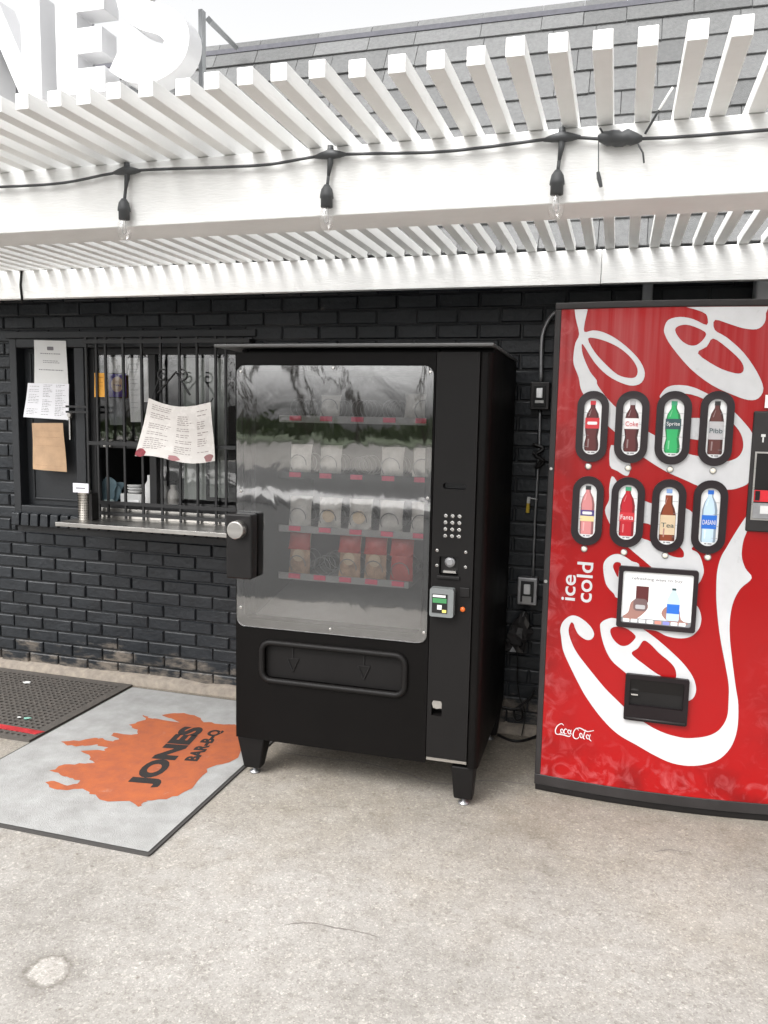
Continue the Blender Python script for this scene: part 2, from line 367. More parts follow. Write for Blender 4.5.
def blob(cx, cy, rx, ry, n=26, j=.18):
    ph = [random.uniform(0, 6.28) for _ in range(3)]
    return [(cx+rx*math.cos(a)*(1+j*math.sin(3*a+ph[0])*.6+j*.5*math.sin(5*a+ph[1])), cy+ry*math.sin(a)*(1+j*math.sin(2*a+ph[2])*.6)) for a in [2*math.pi*i/n for i in range(n)]]
# ------------------------------------------------------------------ building
WY = 3.87
bld = thing('brick_building', 'low black painted brick building with shingled mansard roof behind the machines', 'building', (-1, WY, 0))
OX0, OX1, OZ0, OZ1 = -3.40, -1.86, .975, 1.955     # opening that holds the board panel and the window
g = MB(); g.box(-6.2, OX0, WY+.012, WY+.25, 0, 2.27); g.box(OX1, 3.0, WY+.012, WY+.25, 0, 2.27)
g.box(OX0, OX1, WY+.012, WY+.25, 0, .93); g.box(OX0, OX1, WY+.012, WY+.25, OZ1, 2.27)
g.box(-6.2, 3, WY+.26, 7.5, 0, .02); g.box(-6.2, -6.0, WY+.25, 7.5, 0, 2.27); g.box(2.8, 3, WY+.25, 7.5, 0, 2.27); g.box(-6.0, 2.8, 7.3, 7.5, 0, 2.27)
g.build('wall', mortar, bld)
g = MB(); ch, bl = .0733, .205
def brick(mb, x0, x1, z0, z1, y=WY, e=.005):
    dy = random.uniform(-.0025, .0025); j = lambda a: random.uniform(-a, a)
    F = [(x0+e, y+dy, z0+e), (x1-e, y+dy+j(.002), z0+e+j(.001)), (x1-e, y+dy+j(.002), z1-e), (x0+e, y+dy, z1-e+j(.001))]
    B = [(x0, y+.0045, z0), (x1, y+.0045, z0), (x1, y+.0045, z1), (x0, y+.0045, z1)]
    C = [(a, .03+b, c) for a, b, c in B]
    mb.add(F+B+C, [(0, 1, 2, 3)]+[(i, 4+i, 4+(i+1) % 4, (i+1) % 4) for i in range(4)]+[(4+i, 8+i, 8+(i+1) % 4, 4+(i+1) % 4) for i in range(4)])
k = 0; z = .035
while z < 2.24:
    x = -6.2 + (.1025 if k % 2 else 0)
    while x < 2.9:
        x1 = x+bl; z1 = z+ch-.009
        spans = [(x, x1-.010)]
        if z1 > .90 and z < 1.94:
            spans = [(a, min(b, OX0)) for a, b in spans if a < OX0-.03] + [(max(a, OX1), b) for a, b in spans if b > OX1+.03]
        for a, b in spans: brick(g, a, b, z, z1)
        x = x1
    z += ch; k += 1
g.build('brickwork', brickm, bld, smooth=False)
g = MB(); x = OX0
while x < OX1-.02:                                   # rowlock sill, bricks on end
    y0 = WY-.048+random.uniform(-.004, .004)
    g.hexa([(x+.004, y0, .878), (x+.060, y0, .878), (x+.060, WY+.10, .878), (x+.004, WY+.10, .878)],
           [(x+.006, y0+.006, .952), (x+.058, y0+.006, .950), (x+.058, WY+.10, .972), (x+.006, WY+.10, .972)])
    x += .068
g.build('brick_sill', brickm, bld, bevel=.006)
g = MB(); random.seed(3)
n = 60; top = []
for i in range(n+1):
    x = -6.2+i*9/n; top.append((x, WY-.055+random.uniform(-.012, .012), .001, .048+random.uniform(-.008, .012)))
V = []
for x, y, z0, z1 in top: V += [(x, y, 0), (x, y+.012, z1*.75), (x, WY+.01, z1)]
g.add(V, [(3*i+j, 3*i+3+j, 3*i+4+j, 3*i+1+j) for i in range(n) for j in range(2)]); g.build('footing', footm, bld, smooth=True)
g = MB(); g.box(OX0-.02, OX1+.02, WY-.012, WY+.012, 1.957, 1.995); g.build('lintel', panelwood, bld, bevel=.004)
# soffit and mansard roof in overlapping shingle courses
EY, EZ, SL = 3.60, 2.285, 2.0
roof = MB(); roof.hexa([(-7, EY+.03, EZ-.012), (4, EY+.03, EZ-.012), (4, EY+.66, EZ-.012+1.27), (-7, EY+.66, EZ-.012+1.27)],
                       [(-7, EY+.10, EZ-.04), (4, EY+.10, EZ-.04), (4, EY+.72, EZ-.04+1.25), (-7, EY+.72, EZ-.04+1.25)])
roof.box(-7, 4, EY+.03, WY+.05, EZ-.02, EZ-.003); roof.box(-7, 4, EY+.66, 7.6, EZ+1.2, EZ+1.235)
rf = roof.build('roof', greypipe, bld)
g = MB(); cols = []; su = Vector((0, 1, SL)).normalized(); sn = Vector((0, -SL, 1)).normalized(); row = 0; e = .143
while row*e < 1.40:
    x = -7-random.uniform(0, .3)
    while x < 4:
        wd = random.choice((.16, .2, .25, .3, .34)); c = random.choice((.82, .88, .94, 1.0, 1.06)) * random.uniform(.93, 1.07)
        b0 = Vector((x, EY, EZ))+su*(row*e+random.uniform(-.003, .003)); lo = .012+random.uniform(0, .004)
        P = [b0+sn*lo, b0+Vector((wd-.003, 0, 0))+sn*lo, b0+Vector((wd-.003, 0, 0))+su*e*1.25+sn*.001, b0+su*e*1.25+sn*.001]
        Q = [q-sn*.007 for q in P]
        g.hexa(Q, P); cols += [c]*6; x += wd
    row += 1
g.build('shingles', shingle, rf, fix=False, cols=cols)
g = MB(); c0 = Vector((0, EY, EZ))+su*1.405+sn*.012
g.hexa([(-7, c0.y-.01, c0.z-.02), (4, c0.y-.01, c0.z-.02), (4, c0.y+.10, c0.z-.02), (-7, c0.y+.10, c0.z-.02)], [(-7, c0.y-.005, c0.z+.006), (4, c0.y-.005, c0.z+.006), (4, c0.y+.10, c0.z+.012), (-7, c0.y+.10, c0.z+.012)])
g.build('ridge_cap', mat('ridge_shingle', (.10, .10, .115), .9, noise=.3, nscale=40), rf)
# thin overhead wire seen above the roof
g = MB(); P = [at(440, 22, 1, 7.0), at(475, 4, 1, 7.0), at(520, -12, 1, 7.0)]
# board panel and window in the opening
g = MB(); wy = WY+.045
fl = lambda mb, x0, x1, z0, z1, t, y0, y1, m=0: (mb.box(x0, x0+t, y0, y1, z0, z1, m), mb.box(x1-t, x1, y0, y1, z0, z1, m), mb.box(x0+t, x1-t, y0, y1, z0, z0+t, m), mb.box(x0+t, x1-t, y0, y1, z1-t, z1, m))
fl(g, OX0, OX1, OZ0-.03, OZ1, .05, WY-.008, wy+.06); g.box(-2.965, -2.90, WY-.004, wy+.06, OZ0+.02, OZ1-.05)
g.build('opening_frame', panelwood, bld, bevel=.005)
g = MB(); g.box(OX0+.05, -2.965, wy+.012, wy+.05, OZ0+.02, OZ1-.05); fl(g, OX0+.09, -2.985, OZ0+.05, OZ1-.07, .012, wy+.004, wy+.013)
g.build('board_panel', panelwood, bld, bevel=.003)
win = MB(); X0, X1, Z0, Z1 = -2.90, OX1-.05, OZ0+.02, OZ1-.05
fl(win, X0, X1, Z0, Z1, .035, wy, wy+.05); win.box(-2.52, -2.475, wy+.002, wy+.048, Z0+.035, Z1-.035); win.box(X0+.035, -2.52, wy+.002, wy+.05, 1.345, 1.385)
wf = win.build('window', barm, bld, bevel=.003)
g = MB(); g.box(-2.475, X1-.035, wy+.022, wy+.027, Z0+.035, Z1-.035); g.box(X0+.035, -2.52, wy+.022, wy+.027, 1.385, Z1-.035); g.build('pane', winglass, wf)
g = MB(); g.box(-2.81, -2.76, wy-.012, wy+.004, 1.352, 1.372); g.tube([(-2.785, wy-.01, 1.37), (-2.77, wy-.02, 1.385), (-2.75, wy-.02, 1.39)], .006); g.build('latch', steel, wf)
# iron bars
g = MB(); by = WY-.055
for bx in (88, 98, 107, 124.5, 142.5, 161.5, 180, 197.5, 216, 226):
    q = at(bx, 430, 1, by); g.box(q.x-.006, q.x+.006, by-.006, by+.006, .958, 1.955)
for zz in (1.045, 1.93, 1.375, .985): g.box(-2.84, -1.86, by-.011, by-.0065, zz-.010, zz+.010)
for zz in (1.545, 1.575): g.box(-2.99, -2.84, by+.004, by+.012, zz-.006, zz+.006)
for zz in (1.045, 1.93): g.box(-2.86, -2.84, by-.01, WY, zz-.01, zz+.01); g.box(-1.87, -1.85, by-.01, WY, zz-.01, zz+.01)
def scroll(cx, cz, r, sgn):
    return [(cx+sgn*r*(1-t*.75)*math.cos(t*7.5+1.2), by-.012, cz+r*(1-t*.75)*math.sin(t*7.5+1.2)) for t in [i/22 for i in range(23)]]
q = at(172, 376, 1, by); g.tube(scroll(q.x-.05, q.z, .035, 1), .005, 6); g.tube(scroll(q.x+.07, q.z, .035, -1), .005, 6)
a_ = at(158, 393, 1, by-.012); b_ = at(176, 372, 1, by-.012); c_ = at(190, 395, 1, by-.012); g.tube([a_, b_, c_], .006, 6)
g.build('iron_bars', barm, bld)

# dark room behind the window, pinned papers and clutter
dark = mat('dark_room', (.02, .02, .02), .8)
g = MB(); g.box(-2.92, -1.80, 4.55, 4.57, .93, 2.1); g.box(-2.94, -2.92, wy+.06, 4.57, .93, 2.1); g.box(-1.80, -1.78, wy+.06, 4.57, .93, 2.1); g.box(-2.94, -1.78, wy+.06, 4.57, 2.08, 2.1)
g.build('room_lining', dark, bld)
g = MB(); g.box(-2.92, -1.80, wy+.055, 4.4, .93, .99); g.build('counter', panelwood, bld)
frost = mat('pale_blind', (.42, .45, .42), .6, noise=.25, nscale=6, stretch=(6, 1, .8))
def wbox(px0, py0, px1, py1, y, d=.004):
    a, b = at(px0, py0, 1, y), at(px1, py1, 1, y); return a.x, b.x, y, y+d, b.z, a.z
g = MB(); g.box(*wbox(183, 358, 206, 500, wy+.09)); g.box(*wbox(209, 358, 228, 498, wy+.10)); o = g.build('blind', frost, bld)
def sheetobj(name, px, y, m, label, cat, lines=None, inkm=None, curl=.006, sag=0, thick=.0012, extra=None, group=None):
    """paper through four pixel corners (tl, tr, br, bl) on the plane Y=y, slightly curled; lines = rows of print (u0, u1, v)"""
    c = [at(x_, y_, 1, y) for x_, y_ in px]
    def f(u, v, d):
        p_ = (c[0]*(1-u)+c[1]*u)*(v)+(c[3]*(1-u)+c[2]*u)*(1-v)
        return (p_.x, y-curl*math.sin(3.1*u+.5)*(1.2-v)-.3*curl*math.cos(5*v+2*u)+d, p_.z-sag*math.sin(math.pi*u)*(v*.75+.25)+sag*.4*math.sin(2*math.pi*u)*(1-v))
    mb = MB(); N = 8
    for dd, fl_ in ((0, 0), (thick, 1)):
        mb.add([f(i/N, j/N, dd) for j in range(N+1) for i in range(N+1)], [(j*(N+1)+i, j*(N+1)+i+1, (j+1)*(N+1)+i+1, (j+1)*(N+1)+i) for j in range(N) for i in range(N)])
    o = mb.build(name, m, smooth=True, fix=False); tag(o, label, cat, group)
    if lines or extra:
        pr = MB()
        for u0, u1, v, h in (lines or []):
            u = u0
            while u < u1:
                w_ = min(random.uniform(.02, .07), u1-u)
                pr.add([f(u, v, -.0012), f(u+w_, v, -.0012), f(u+w_, v+h, -.0012), f(u, v+h, -.0012)], [(0, 1, 2, 3)]); u += w_+random.uniform(.008, .02)
        if pr.v: pr.build('print', inkm or ink, o, fix=False, local=True)
        for nm, loops, mm in (extra or []):
            e_ = MB(); e_.sheet(loops, lambda u, v, d: f(u, v, -.0016), cut=.12); e_.build(nm, mm, o, fix=False, local=True)
    return o, f
purple = mat('poster_purple', (.07, .045, .30), .5); yel = mat('orange_flyer', (.75, .36, .05), .6, noise=.1)
cream = mat('cream_print', (.62, .48, .36), .6); meatred = mat('meat_print', (.33, .04, .06), .5, noise=.5, nscale=60)
iw = wy+.034
sheetobj('flyer', [(94.5, 373), (105, 373), (105, 397), (94.5, 397)], by+.012, yel, 'small orange flyer pinned at the left end of the barred window', 'flyer', [(.15, .85, .8, .03), (.15, .8, .6, .02), (.2, .8, .45, .02)], mat('orange_ink', (.4, .15, .03), .6), curl=.002)
sheetobj('poster', [(109, 374), (126, 374), (126, 397), (109, 397)], iw, purple, 'purple poster with a cream round emblem behind the window bars', 'poster', curl=.002,
         extra=[('emblem', [circ(.5, .55, .36, 18, .34)], cream), ('emblem_band', [rrect(.25, .75, .44, .54, .04)], purple)])
sheetobj('notice', [(109, 398), (126, 398), (125, 425), (110, 425)], iw, mat('grey_print', (.2, .21, .22), .4, noise=.3, nscale=30), 'grey notice under the purple poster behind the window bars', 'notice', curl=.002)
sheetobj('paper_strip', [(109, 357), (126, 357), (126, 373), (109, 373)], iw+.004, paper, 'short white sheet above the purple poster inside the window', 'paper sheet', curl=.002)
sheetobj('receipt_paper', [(127, 358), (142, 358), (141.5, 422), (131, 422)], iw, paper, 'long narrow white sheet with faint print between two window bars', 'paper sheet', [(.15, .7, v, .008) for v in (.9, .82, .78, .66, .6, .5, .42, .3, .22)], inklight, curl=.003)
sheetobj('window_paper', [(143.5, 358), (156, 358), (156, 402), (144.5, 402)], iw, paper, 'white sheet inside the window half hidden by the hanging menu', 'paper sheet', curl=.003)
g = MB(); q0, q1 = at(120, 480, 1, 4.02), at(141, 497, 1, 4.02)
zt = .99; hx = (q1.x-q0.x)
g.box(q0.x, q1.x, 4.02, 4.12, zt, zt+.085); g.box(q0.x+.055, q1.x-.01, 4.014, 4.0195, zt+.004, zt+.05, 1)
tag(g.build('carton', [paper, mat('white_label', (.8, .8, .8), .5)], bevel=.003), 'white carton on the counter behind the open window half', 'box')
g = MB()
for i, (dx, r_) in enumerate(((0, .045), (.004, .052), (-.004, .05))): g.lathe([(r_*.6, 0), (r_, .012), (r_, .016)], ((q0.x+q1.x)/2+dx, 4.07, zt+.086+i*.0165), 18)
tag(g.build('lid_stack', paper, smooth=True), 'short stack of white lids on top of the carton behind the window', 'lids')
g = MB(); q = at(107, 490, 1, 4.0); cx = q.x
for i in range(3):
    g.sheet([smooth_closed(blob(0, 0, .05, .07, 9, .5), 3)], lambda u, v, d, i=i: (cx+u+.01*i, 4.0+.02*i+d+.02*math.sin(20*u), 1.085+v), thick=.006)
tag(g.build('blue_glove', mat('nitrile_blue', (.10, .16, .19), .4)), 'crumpled blue-grey plastic bag in the dark open half of the window', 'bag')
g = MB(); g.lathe([(.03, 0), (.034, .03), (.03, .045), (.018, .05)], (cx+.01, 4.0, .99), 16); tag(g.build('small_tub', mat('tub', (.35, .42, .42), .3), smooth=True), 'small pale tub below the blue-grey bag inside the window', 'tub')
for px, hh, mm, lb in ((150, .20, paper, 'white bottle beneath the left side of the hanging menu inside the window'), (164, .17, trayw, 'squat grey container beneath the middle of the hanging menu inside the window'), (173, .15, wrap, 'cloudy container beneath the right of the hanging menu inside the window')):
    q = at(px, 480, 1, 4.03); g = MB(); g.lathe([(.028, 0), (.032, .01), (.032, hh*.7), (.015, hh*.85), (.015, hh)], (q.x, 4.03, .99), 16); tag(g.build('container', mm, smooth=True), lb, 'container')

# papers on the board panel
py_ = WY-.012
sheetobj('notice_sheet', [(34, 340), (66, 341), (68, 393), (35, 391)], py_, paper, 'topmost white sheet with small dark emblem taped on the black board', 'notice',
         [(.2, .82, .735, .018), (.28, .74, .60, .012), (.28, .78, .565, .012), (.15, .88, .42, .018)], inklight, extra=[('emblem', [rrect(.42, .62, .81, .88, .02)], ink)])
L = [(a, b, .95-.047*i+random.uniform(-.006, .006), .012) for i in range(19) for a, b in ((.06, .33-random.uniform(0, .1)), (.4, .63-random.uniform(0, .1)), (.7, .93-random.uniform(0, .12))) if random.random() < .85]
sheetobj('price_sheet', [(28, 383), (69, 384), (68, 420), (24, 417)], py_-.006, mat('bright_paper', (.72, .72, .75), .55, noise=.04), 'white sheet with three columns of small print under the top notice', 'notice', L, inklight)
sheetobj('kraft_sheet', [(32, 423), (63, 423), (66, 472), (34, 469)], py_-.002, kraft, 'brown kraft paper sheet at the bottom of the board panel', 'paper sheet', [(.1, .9, v, .006) for v in (.83, .7, .52, .1)], mat('kraft_ink', (.33, .2, .12), .8), curl=.01)
g = MB(); q = at(68, 415, 1, WY-.03); g.lathe([(.016, 0), (.018, .012), (.012, .022)], (q.x, WY-.004, q.z), 14, 0, 'y'); g.box(q.x-.004, q.x+.004, WY-.02, WY+.0, q.z-.14, q.z-.0)
g.build('panel_latch', steel, bld)

# hanging menu on the bars
L = []
for i in range(22):
    v = .92-.037*i
    if i not in (3, 7, 8, 12, 15): L.append((.08, .42-random.uniform(0, .15), v, .011))
    if i > 2 and i not in (8, 11, 14, 17): L.append((.50, .73-random.uniform(0, .1), v, .011))
    if random.random() < .75 and i not in (5, 10, 13): L.append((.79, .95-random.uniform(0, .1), v, .011))
mo, mf = sheetobj('menu_board', [(149, 398), (211, 402), (213.5, 461), (137, 456)], by-.055, menup, 'large laminated white menu hanging crooked from the window bars', 'menu', L, mat('menu_ink', (.25, .21, .2), .6), curl=.022, sag=.035,
         extra=[('meat_picture', [blob(.07, .06, .075, .075)], meatred), ('meat_picture', [blob(.51, .045, .07, .05)], mat('meat_print_pale', (.36, .16, .17), .5)), ('meat_picture', [blob(.93, .07, .05, .07)], mat('meat_print_brown', (.26, .12, .12), .5))])
g = MB(); g.tube([at(151, 401, 1, by-.05), at(156, 386, 1, by-.03), at(160, 376, 1, by-.012)], .003, 6); g.tube([at(209, 405, 1, by-.05), at(213, 398, 1, by-.02)], .003, 6)
g.build('hanging_cord', barm, mo)

# stainless shelf
sy0 = 3.56; a_, b_ = at(55, 521.5, 1, sy0), at(234, 534, 1, sy0)
SH = .957
g = MB(); g.hexa([(a_.x, sy0, SH-.022), (-1.80, sy0, SH-.022), (-1.80, WY-.03, SH-.010), (a_.x, WY-.03, SH-.010)], [(a_.x, sy0, SH), (-1.80, sy0, SH), (-1.80, WY-.03, SH), (a_.x, WY-.03, SH)])
g.box(a_.x+.06, -1.80, WY-.034, WY-.0305, SH, SH+.055)
for x in (): g.hexa([(x, sy0+.05, SH-.04), (x+.02, sy0+.05, SH-.04), (x+.02, WY-.01, SH-.2), (x, WY-.01, SH-.2)], [(x, sy0+.05, SH-.024), (x+.02, sy0+.05, SH-.024), (x+.02, WY-.01, SH-.024), (x, WY-.01, SH-.024)])
tag(g.build('steel_shelf', steel, bevel=.003), 'long stainless steel serving shelf below the barred window', 'shelf')
q = at(86, 521, 1, 3.70); q.x += .004
hc = thing('straw_holder', 'tall perforated steel cup with a white card on top standing on the shelf', 'holder', (q.x, 3.70, SH))
g = MB(); g.lathe([(.034, 0), (.036, .004), (.036, .16), (.038, .162)], (q.x-.008, 3.70, SH), 24)
g.build('cup', steel, hc, smooth=True)
g = MB()
for i in range(10):
    for k_ in range(12):
        an = R(180+k_*15); g.box(q.x-.008+.0362*math.cos(an)-.002, q.x-.008+.0362*math.cos(an)+.002, 3.70+.0362*math.sin(an)-.001, 3.70+.0362*math.sin(an)+.001, SH+.012+i*.0135, SH+.017+i*.0135)
g.build('perforation', blackpl, hc)
g = MB(); g.box(q.x+.028, q.x+.052, 3.68, 3.74, SH, SH+.15); g.build('black_sleeve', blackpl, hc, bevel=.004)
g = MB(); g.box(q.x-.048, q.x+.050, 3.655, 3.658, SH+.155, SH+.205); g.build('card', mat('card_white', (.8, .79, .86), .5), hc)
g = MB(); g.box(q.x-.03, q.x+.03, 3.6535, 3.6545, SH+.176, SH+.182); g.build('print', inklight, hc)

# ------------------------------------------------------------------ pergola
pg = thing('pergola', 'white painted pergola of close set slats over two beams above the machines', 'pergola', (-1, 2.1, 2.1))
H = 2.27; PT = .0845
g = MB(); g.box(-5.2, 3.2, 2.098, 2.262, 2.090, H-.0005); g.build('front_beam', white, pg, bevel=.004)
g = MB(); g.box(-5.2, -.105, 3.552, 3.592, 2.128, H-.0005); g.box(-.1035, 3.2, 3.552, 3.592, 2.129, H-.0005); g.build('back_beam', white, pg, bevel=.003)
for i in range(-46, 20):
    x = -.002+i*PT+random.uniform(-.004, .004); j = random.uniform(-.012, .012); t_ = random.uniform(-.006, .006)
    g = MB(); y0, y1 = 1.69+j, 3.597
    g.hexa([(x, y0, H), (x+.038, y0, H), (x+.038+t_, y1, H), (x+t_, y1, H)], [(x, y0, H+.038), (x+.038, y0, H+.038), (x+.038+t_, y1, H+.038), (x+t_, y1, H+.038)])
    g.build('slat', white, pg, bevel=.002)
for x in (-5.1, 2.6):
    g = MB(); g.box(x, x+.14, 2.11, 2.25, 0, 2.0895); g.build('post', white, pg, bevel=.005)
g = MB(); g.tube([at(21.5, 271, 1, 3.548), at(20.5, 285, 1, 3.546), at(22, 299, 1, 3.548), at(22, 303, 1, 3.56)], .006, 8)
tag(g.build('cable', blackpl, smooth=True), 'short dark cable hanging over the left of the rear pergola beam', 'cable')

# ------------------------------------------------------------------ rooftop sign letters NES
sg = thing('rooftop_sign', 'big white three dimensional NES letters standing on the pergola at upper left', 'sign', (-1.3, 1.95, 2.31))
Y0, Y1 = 1.90, 1.965
fn = lambda u, v, d: (u, Y0+d, v)
B, T = 2.386, 2.652; s_ = .063
g = MB(); g.sheet([[(-1.735, B), (-1.675, B), (-1.675, T-.11), (-1.600, B), (-1.536, B), (-1.536, T), (-1.597, T), (-1.597, B+.11), (-1.672, T), (-1.735, T)]], fn, thick=Y1-Y0); g.build('letter', signw, sg, bevel=.002)
g = MB(); xe = -1.338; x0 = -1.487; mz = 2.486
g.sheet([[(x0, B), (xe, B), (xe, B+s_), (x0+.065, B+s_), (x0+.065, mz), (xe-.008, mz), (xe-.008, mz+s_), (x0+.065, mz+s_), (x0+.065, T-s_), (xe, T-s_), (xe, T), (x0, T)]], fn, thick=Y1-Y0); g.build('letter', signw, sg, bevel=.002)
SO = Vector((-.022, 0, .014))
P = smooth_open([(-1.285, 0, 2.452), (-1.235, 0, 2.423), (-1.175, 0, 2.418), (-1.118, 0, 2.445), (-1.105, 0, 2.49), (-1.140, 0, 2.525), (-1.20, 0, 2.548), (-1.240, 0, 2.585), (-1.232, 0, 2.635), (-1.18, 0, 2.662), (-1.12, 0, 2.655), (-1.075, 0, 2.63)], 5)
Lf = []; Rt = []
for i, q in enumerate(P):
    t = (P[min(i+1, len(P)-1)]-P[max(i-1, 0)]).normalized(); nn = Vector((-t.z, 0, t.x)); Lf.append(q+nn*.036+SO); Rt.append(q-nn*.036+SO)
g = MB(); n = len(P)
V = [(q.x, Y0, q.z) for q in Lf+Rt]+[(q.x, Y1, q.z) for q in Lf+Rt]
Fc = [(i, i+1, n+i+1, n+i) for i in range(n-1)]+[(2*n+i, 3*n+i, 3*n+i+1, 2*n+i+1) for i in range(n-1)]+[(i, 2*n+i, 2*n+i+1, i+1) for i in range(n-1)]+[(n+i, n+i+1, 3*n+i+1, 3*n+i) for i in range(n-1)]+[(0, n, 3*n, 2*n), (n-1, 3*n-1, 4*n-1, 2*n-1)]
g.add(V, Fc); g.build('letter', signw, sg, bevel=.002)
g = MB(); g.box(-2.6, -1.12, Y1+.002, Y1+.022, 2.40, 2.42)
for x in (-2.5, -1.70, -1.475): g.box(x, x+.03, Y1+.023, Y1+.043, H+.0385, 2.62)
g.build('mounting_rail', greypipe, sg)
q = at(203, 60, 1, 2.02)
g = MB(); g.box(q.x-.002, q.x+.009, 2.00, 2.02, H+.0385, at(207, 8, 1, 2.0).z); g.build('post', greypipe, sg)
g = MB(); a_ = at(209, 20, 1, 2.03); b_ = at(236, 47, 1, 4.13); g.tube([a_, b_], [.010, .016], 4); g.build('brace', greypipe, sg)

# ------------------------------------------------------------------ string lights
lights = thing('string_light', 'black cord of clear bulbs strung along the front pergola beam', 'string light', (-.776, 2.08, 2.24))
yb = 2.084
pts = [(-3.2, 2.235), (-2.3, 2.238), (-1.85, 2.224), (-1.62, 2.222), (-1.401, 2.241), (-1.1, 2.233), (-.95, 2.231), (-.776, 2.243), (-.5, 2.231), (-.35, 2.234), (-.171, 2.242), (-.05, 2.230), (.1, 2.224), (.3, 2.225), (.6, 2.226), (.95, 2.243), (1.6, 2.23)]
g = MB(); g.tube(smooth_open([(x, yb, z) for x, z in pts], 6), .0042, 8); g.build('cord', bulbsock, lights, smooth=True)
for x, z in ((-1.401, 2.241), (-.776, 2.243), (-.171, 2.242)):
    g = MB(); g.tube([(x-.045, yb, z-.002), (x-.025, yb, z), (x, yb-.002, z+.002), (x+.025, yb, z), (x+.045, yb, z-.001)], [.004, .009, .013, .009, .004], 10)
    g.tube([(x, yb, z+.024), (x, yb, z+.012), (x, yb, z-.02), (x-.004, yb-.003, z-.055)], [.008, .009, .008, .004], 10)
    g.tube([(x-.004, yb-.003, z-.055), (x-.006, yb-.006, z-.085)], .0045, 8)
    g.lathe([(.007, 0), (.015, -.012), (.018, -.026), (.0185, -.034), (.016, -.036), (.016, -.058)], (x-.006, yb-.008, z-.078), 16)
    so = g.build('socket', bulbsock, lights, smooth=True)
    g = MB(); g.lathe([(.013, -.058), (.018, -.066), (.0215, -.080), (.0215, -.095), (.016, -.112), (.007, -.122), (.001, -.124)], (x-.006, yb-.008, z-.078), 20)
    g.build('bulb', bulbglass, so, smooth=True)
    g = MB()
    for dx in (-.005, .005): g.tube([(x-.006+dx*.6, yb-.008, z-.136), (x-.006+dx, yb-.008, z-.155), (x-.006+dx*1.2, yb-.008, z-.172), (x-.006, yb-.008, z-.178)], .0012, 6)
    g.build('filament', trayw, so)
g = MB(); P = [(-.085+i*.0115, yb-.004, 2.232-.0005*i+random.uniform(-.003, .003)) for i in range(10)]
g.tube(P, [.007, .014, .017, .018, .019, .017, .018, .016, .012, .006], 10); g.build('taped_joint', bulbsock, lights, smooth=True)
g = MB(); a_ = at(645, 134, 1, yb-.012); b_ = at(659, 110, 1, yb-.03); g.tube([a_, b_], .0028, 6); g.build('cable_tie', bulbsock, lights)
g = MB(); g.tube([at(604, 135, 1, yb-.01), at(600, 128, 1, yb-.02)], .0025, 6); g.build('cable_tie', bulbsock, lights)
g = MB()
g.tube([at(638, 144, 1, yb-.01), at(643, 153, 1, yb-.015), at(644, 163, 1, yb-.012)], .0022, 6); g.build('cable_tie', bulbsock, lights)
g = MB(); g.tube([at(659, 110, 1, yb-.03), at(673, 87, 1, yb-.05)], .0028, 6); g.build('cable_tie', paper, lights, label='white end of the tie')
g = MB(); g.tube([at(598.5, 142, 1, yb-.01), at(598.5, 172, 1, yb-.01)], .0015, 6); g.tube([at(598, 172, 1, yb-.01), at(599, 178, 1, yb-.01), at(601, 187, 1, yb-.01)], [.004, .0055, .004], 8); g.build('hanging_tag', bulbsock, lights)

# ------------------------------------------------------------------ BLACK SNACK MACHINE (built in its own frame: a to the right, b into the machine, z up)
ML = Vector((-1.507, 2.974, 0)); MR = .0122
vm = thing('snack_vending_machine', 'black glass front snack vending machine on four legs left of the red machine', 'vending machine', ML, MR)
def P_(mb, name, m, parent=vm, **k): return mb.build(name, m, parent, local=True, **k)
ZB, ZT = .1756, 1.818
g = MB()                                              # cabinet shell, open towards the window
g.box(0, .03, .056, .80, ZB, ZT); g.box(.835, 1.045, .056, .80, ZB, ZT); g.box(.03, .835, .76, .80, ZB, ZT)
g.box(.03, .835, .056, .76, 1.76, ZT); g.box(.03, .835, .056, .76, ZB, .66)
P_(g, 'cabinet', blackp, bevel=.006)
g = MB(); g.box(-.083, 1.052, -.028, .79, ZT+.001, ZT+.013); P_(g, 'top_panel', mat('cap_grey', (.10, .10, .10), .35), bevel=.003)
g = MB()                                              # door around the window
hole = rrect(.040, .800, .705, 1.728, .012); binh = rrect(.128, .735, .450, .602, .035)
g.sheet([[(0, ZB), (.832, ZB), (.832, 1.80), (0, 1.80)], hole, binh], lambda u, v, d: (u, d, v), thick=.055)
dr = P_(g, 'door', blackp, bevel=.004)
g = MB(); hull = rrect(.008, .826, .668, 1.748, .035)
g.sheet([hull], lambda u, v, d: (u, -.009+d, v), thick=.004); P_(g, 'window_pane', acrylic)
g = MB(); inn = rrect(.030, .806, .700, 1.728, .05)
g.sheet([rrect(.008, .826, .668, 1.748, .035), inn], lambda u, v, d: (u, -.0035+d, v), thick=.003); P_(g, 'pane_border', blackpl)
for a, z in ((.028, 1.724), (.423, 1.740), (.813, 1.726), (.028, 1.237), (.815, 1.245), (.028, .747), (.425, .690), (.815, .712)): P_(disc((a, z), .006, -.0095, .004), 'pane_screw', chrome)
# delivery bin
g = MB(); pth = [(a, -.006, z) for a, z in rrect(.122, .741, .444, .608, .04, 6)]; g.tube(pth, .0125, 10, closed=True); P_(g, 'bin_frame', blackpanel, smooth=True)
g = MB(); g.box(.13, .733, .016, .026, .452, .600); fp = P_(g, 'bin_flap', blackpanel, bevel=.003)
g = MB()
for a in (.25, .56):
    g.box(a, a+.006, .012, .0155, .545, .598); g.box(a-.022, a+.03, .012, .0155, .540, .545); g.tube([(a-.02, .013, .54), (a+.003, .013, .487)], .003, 5); g.tube([(a+.028, .013, .54), (a+.005, .013, .487)], .003, 5)
P_(g, 'embossed_arrow', blackpl, parent=fp)
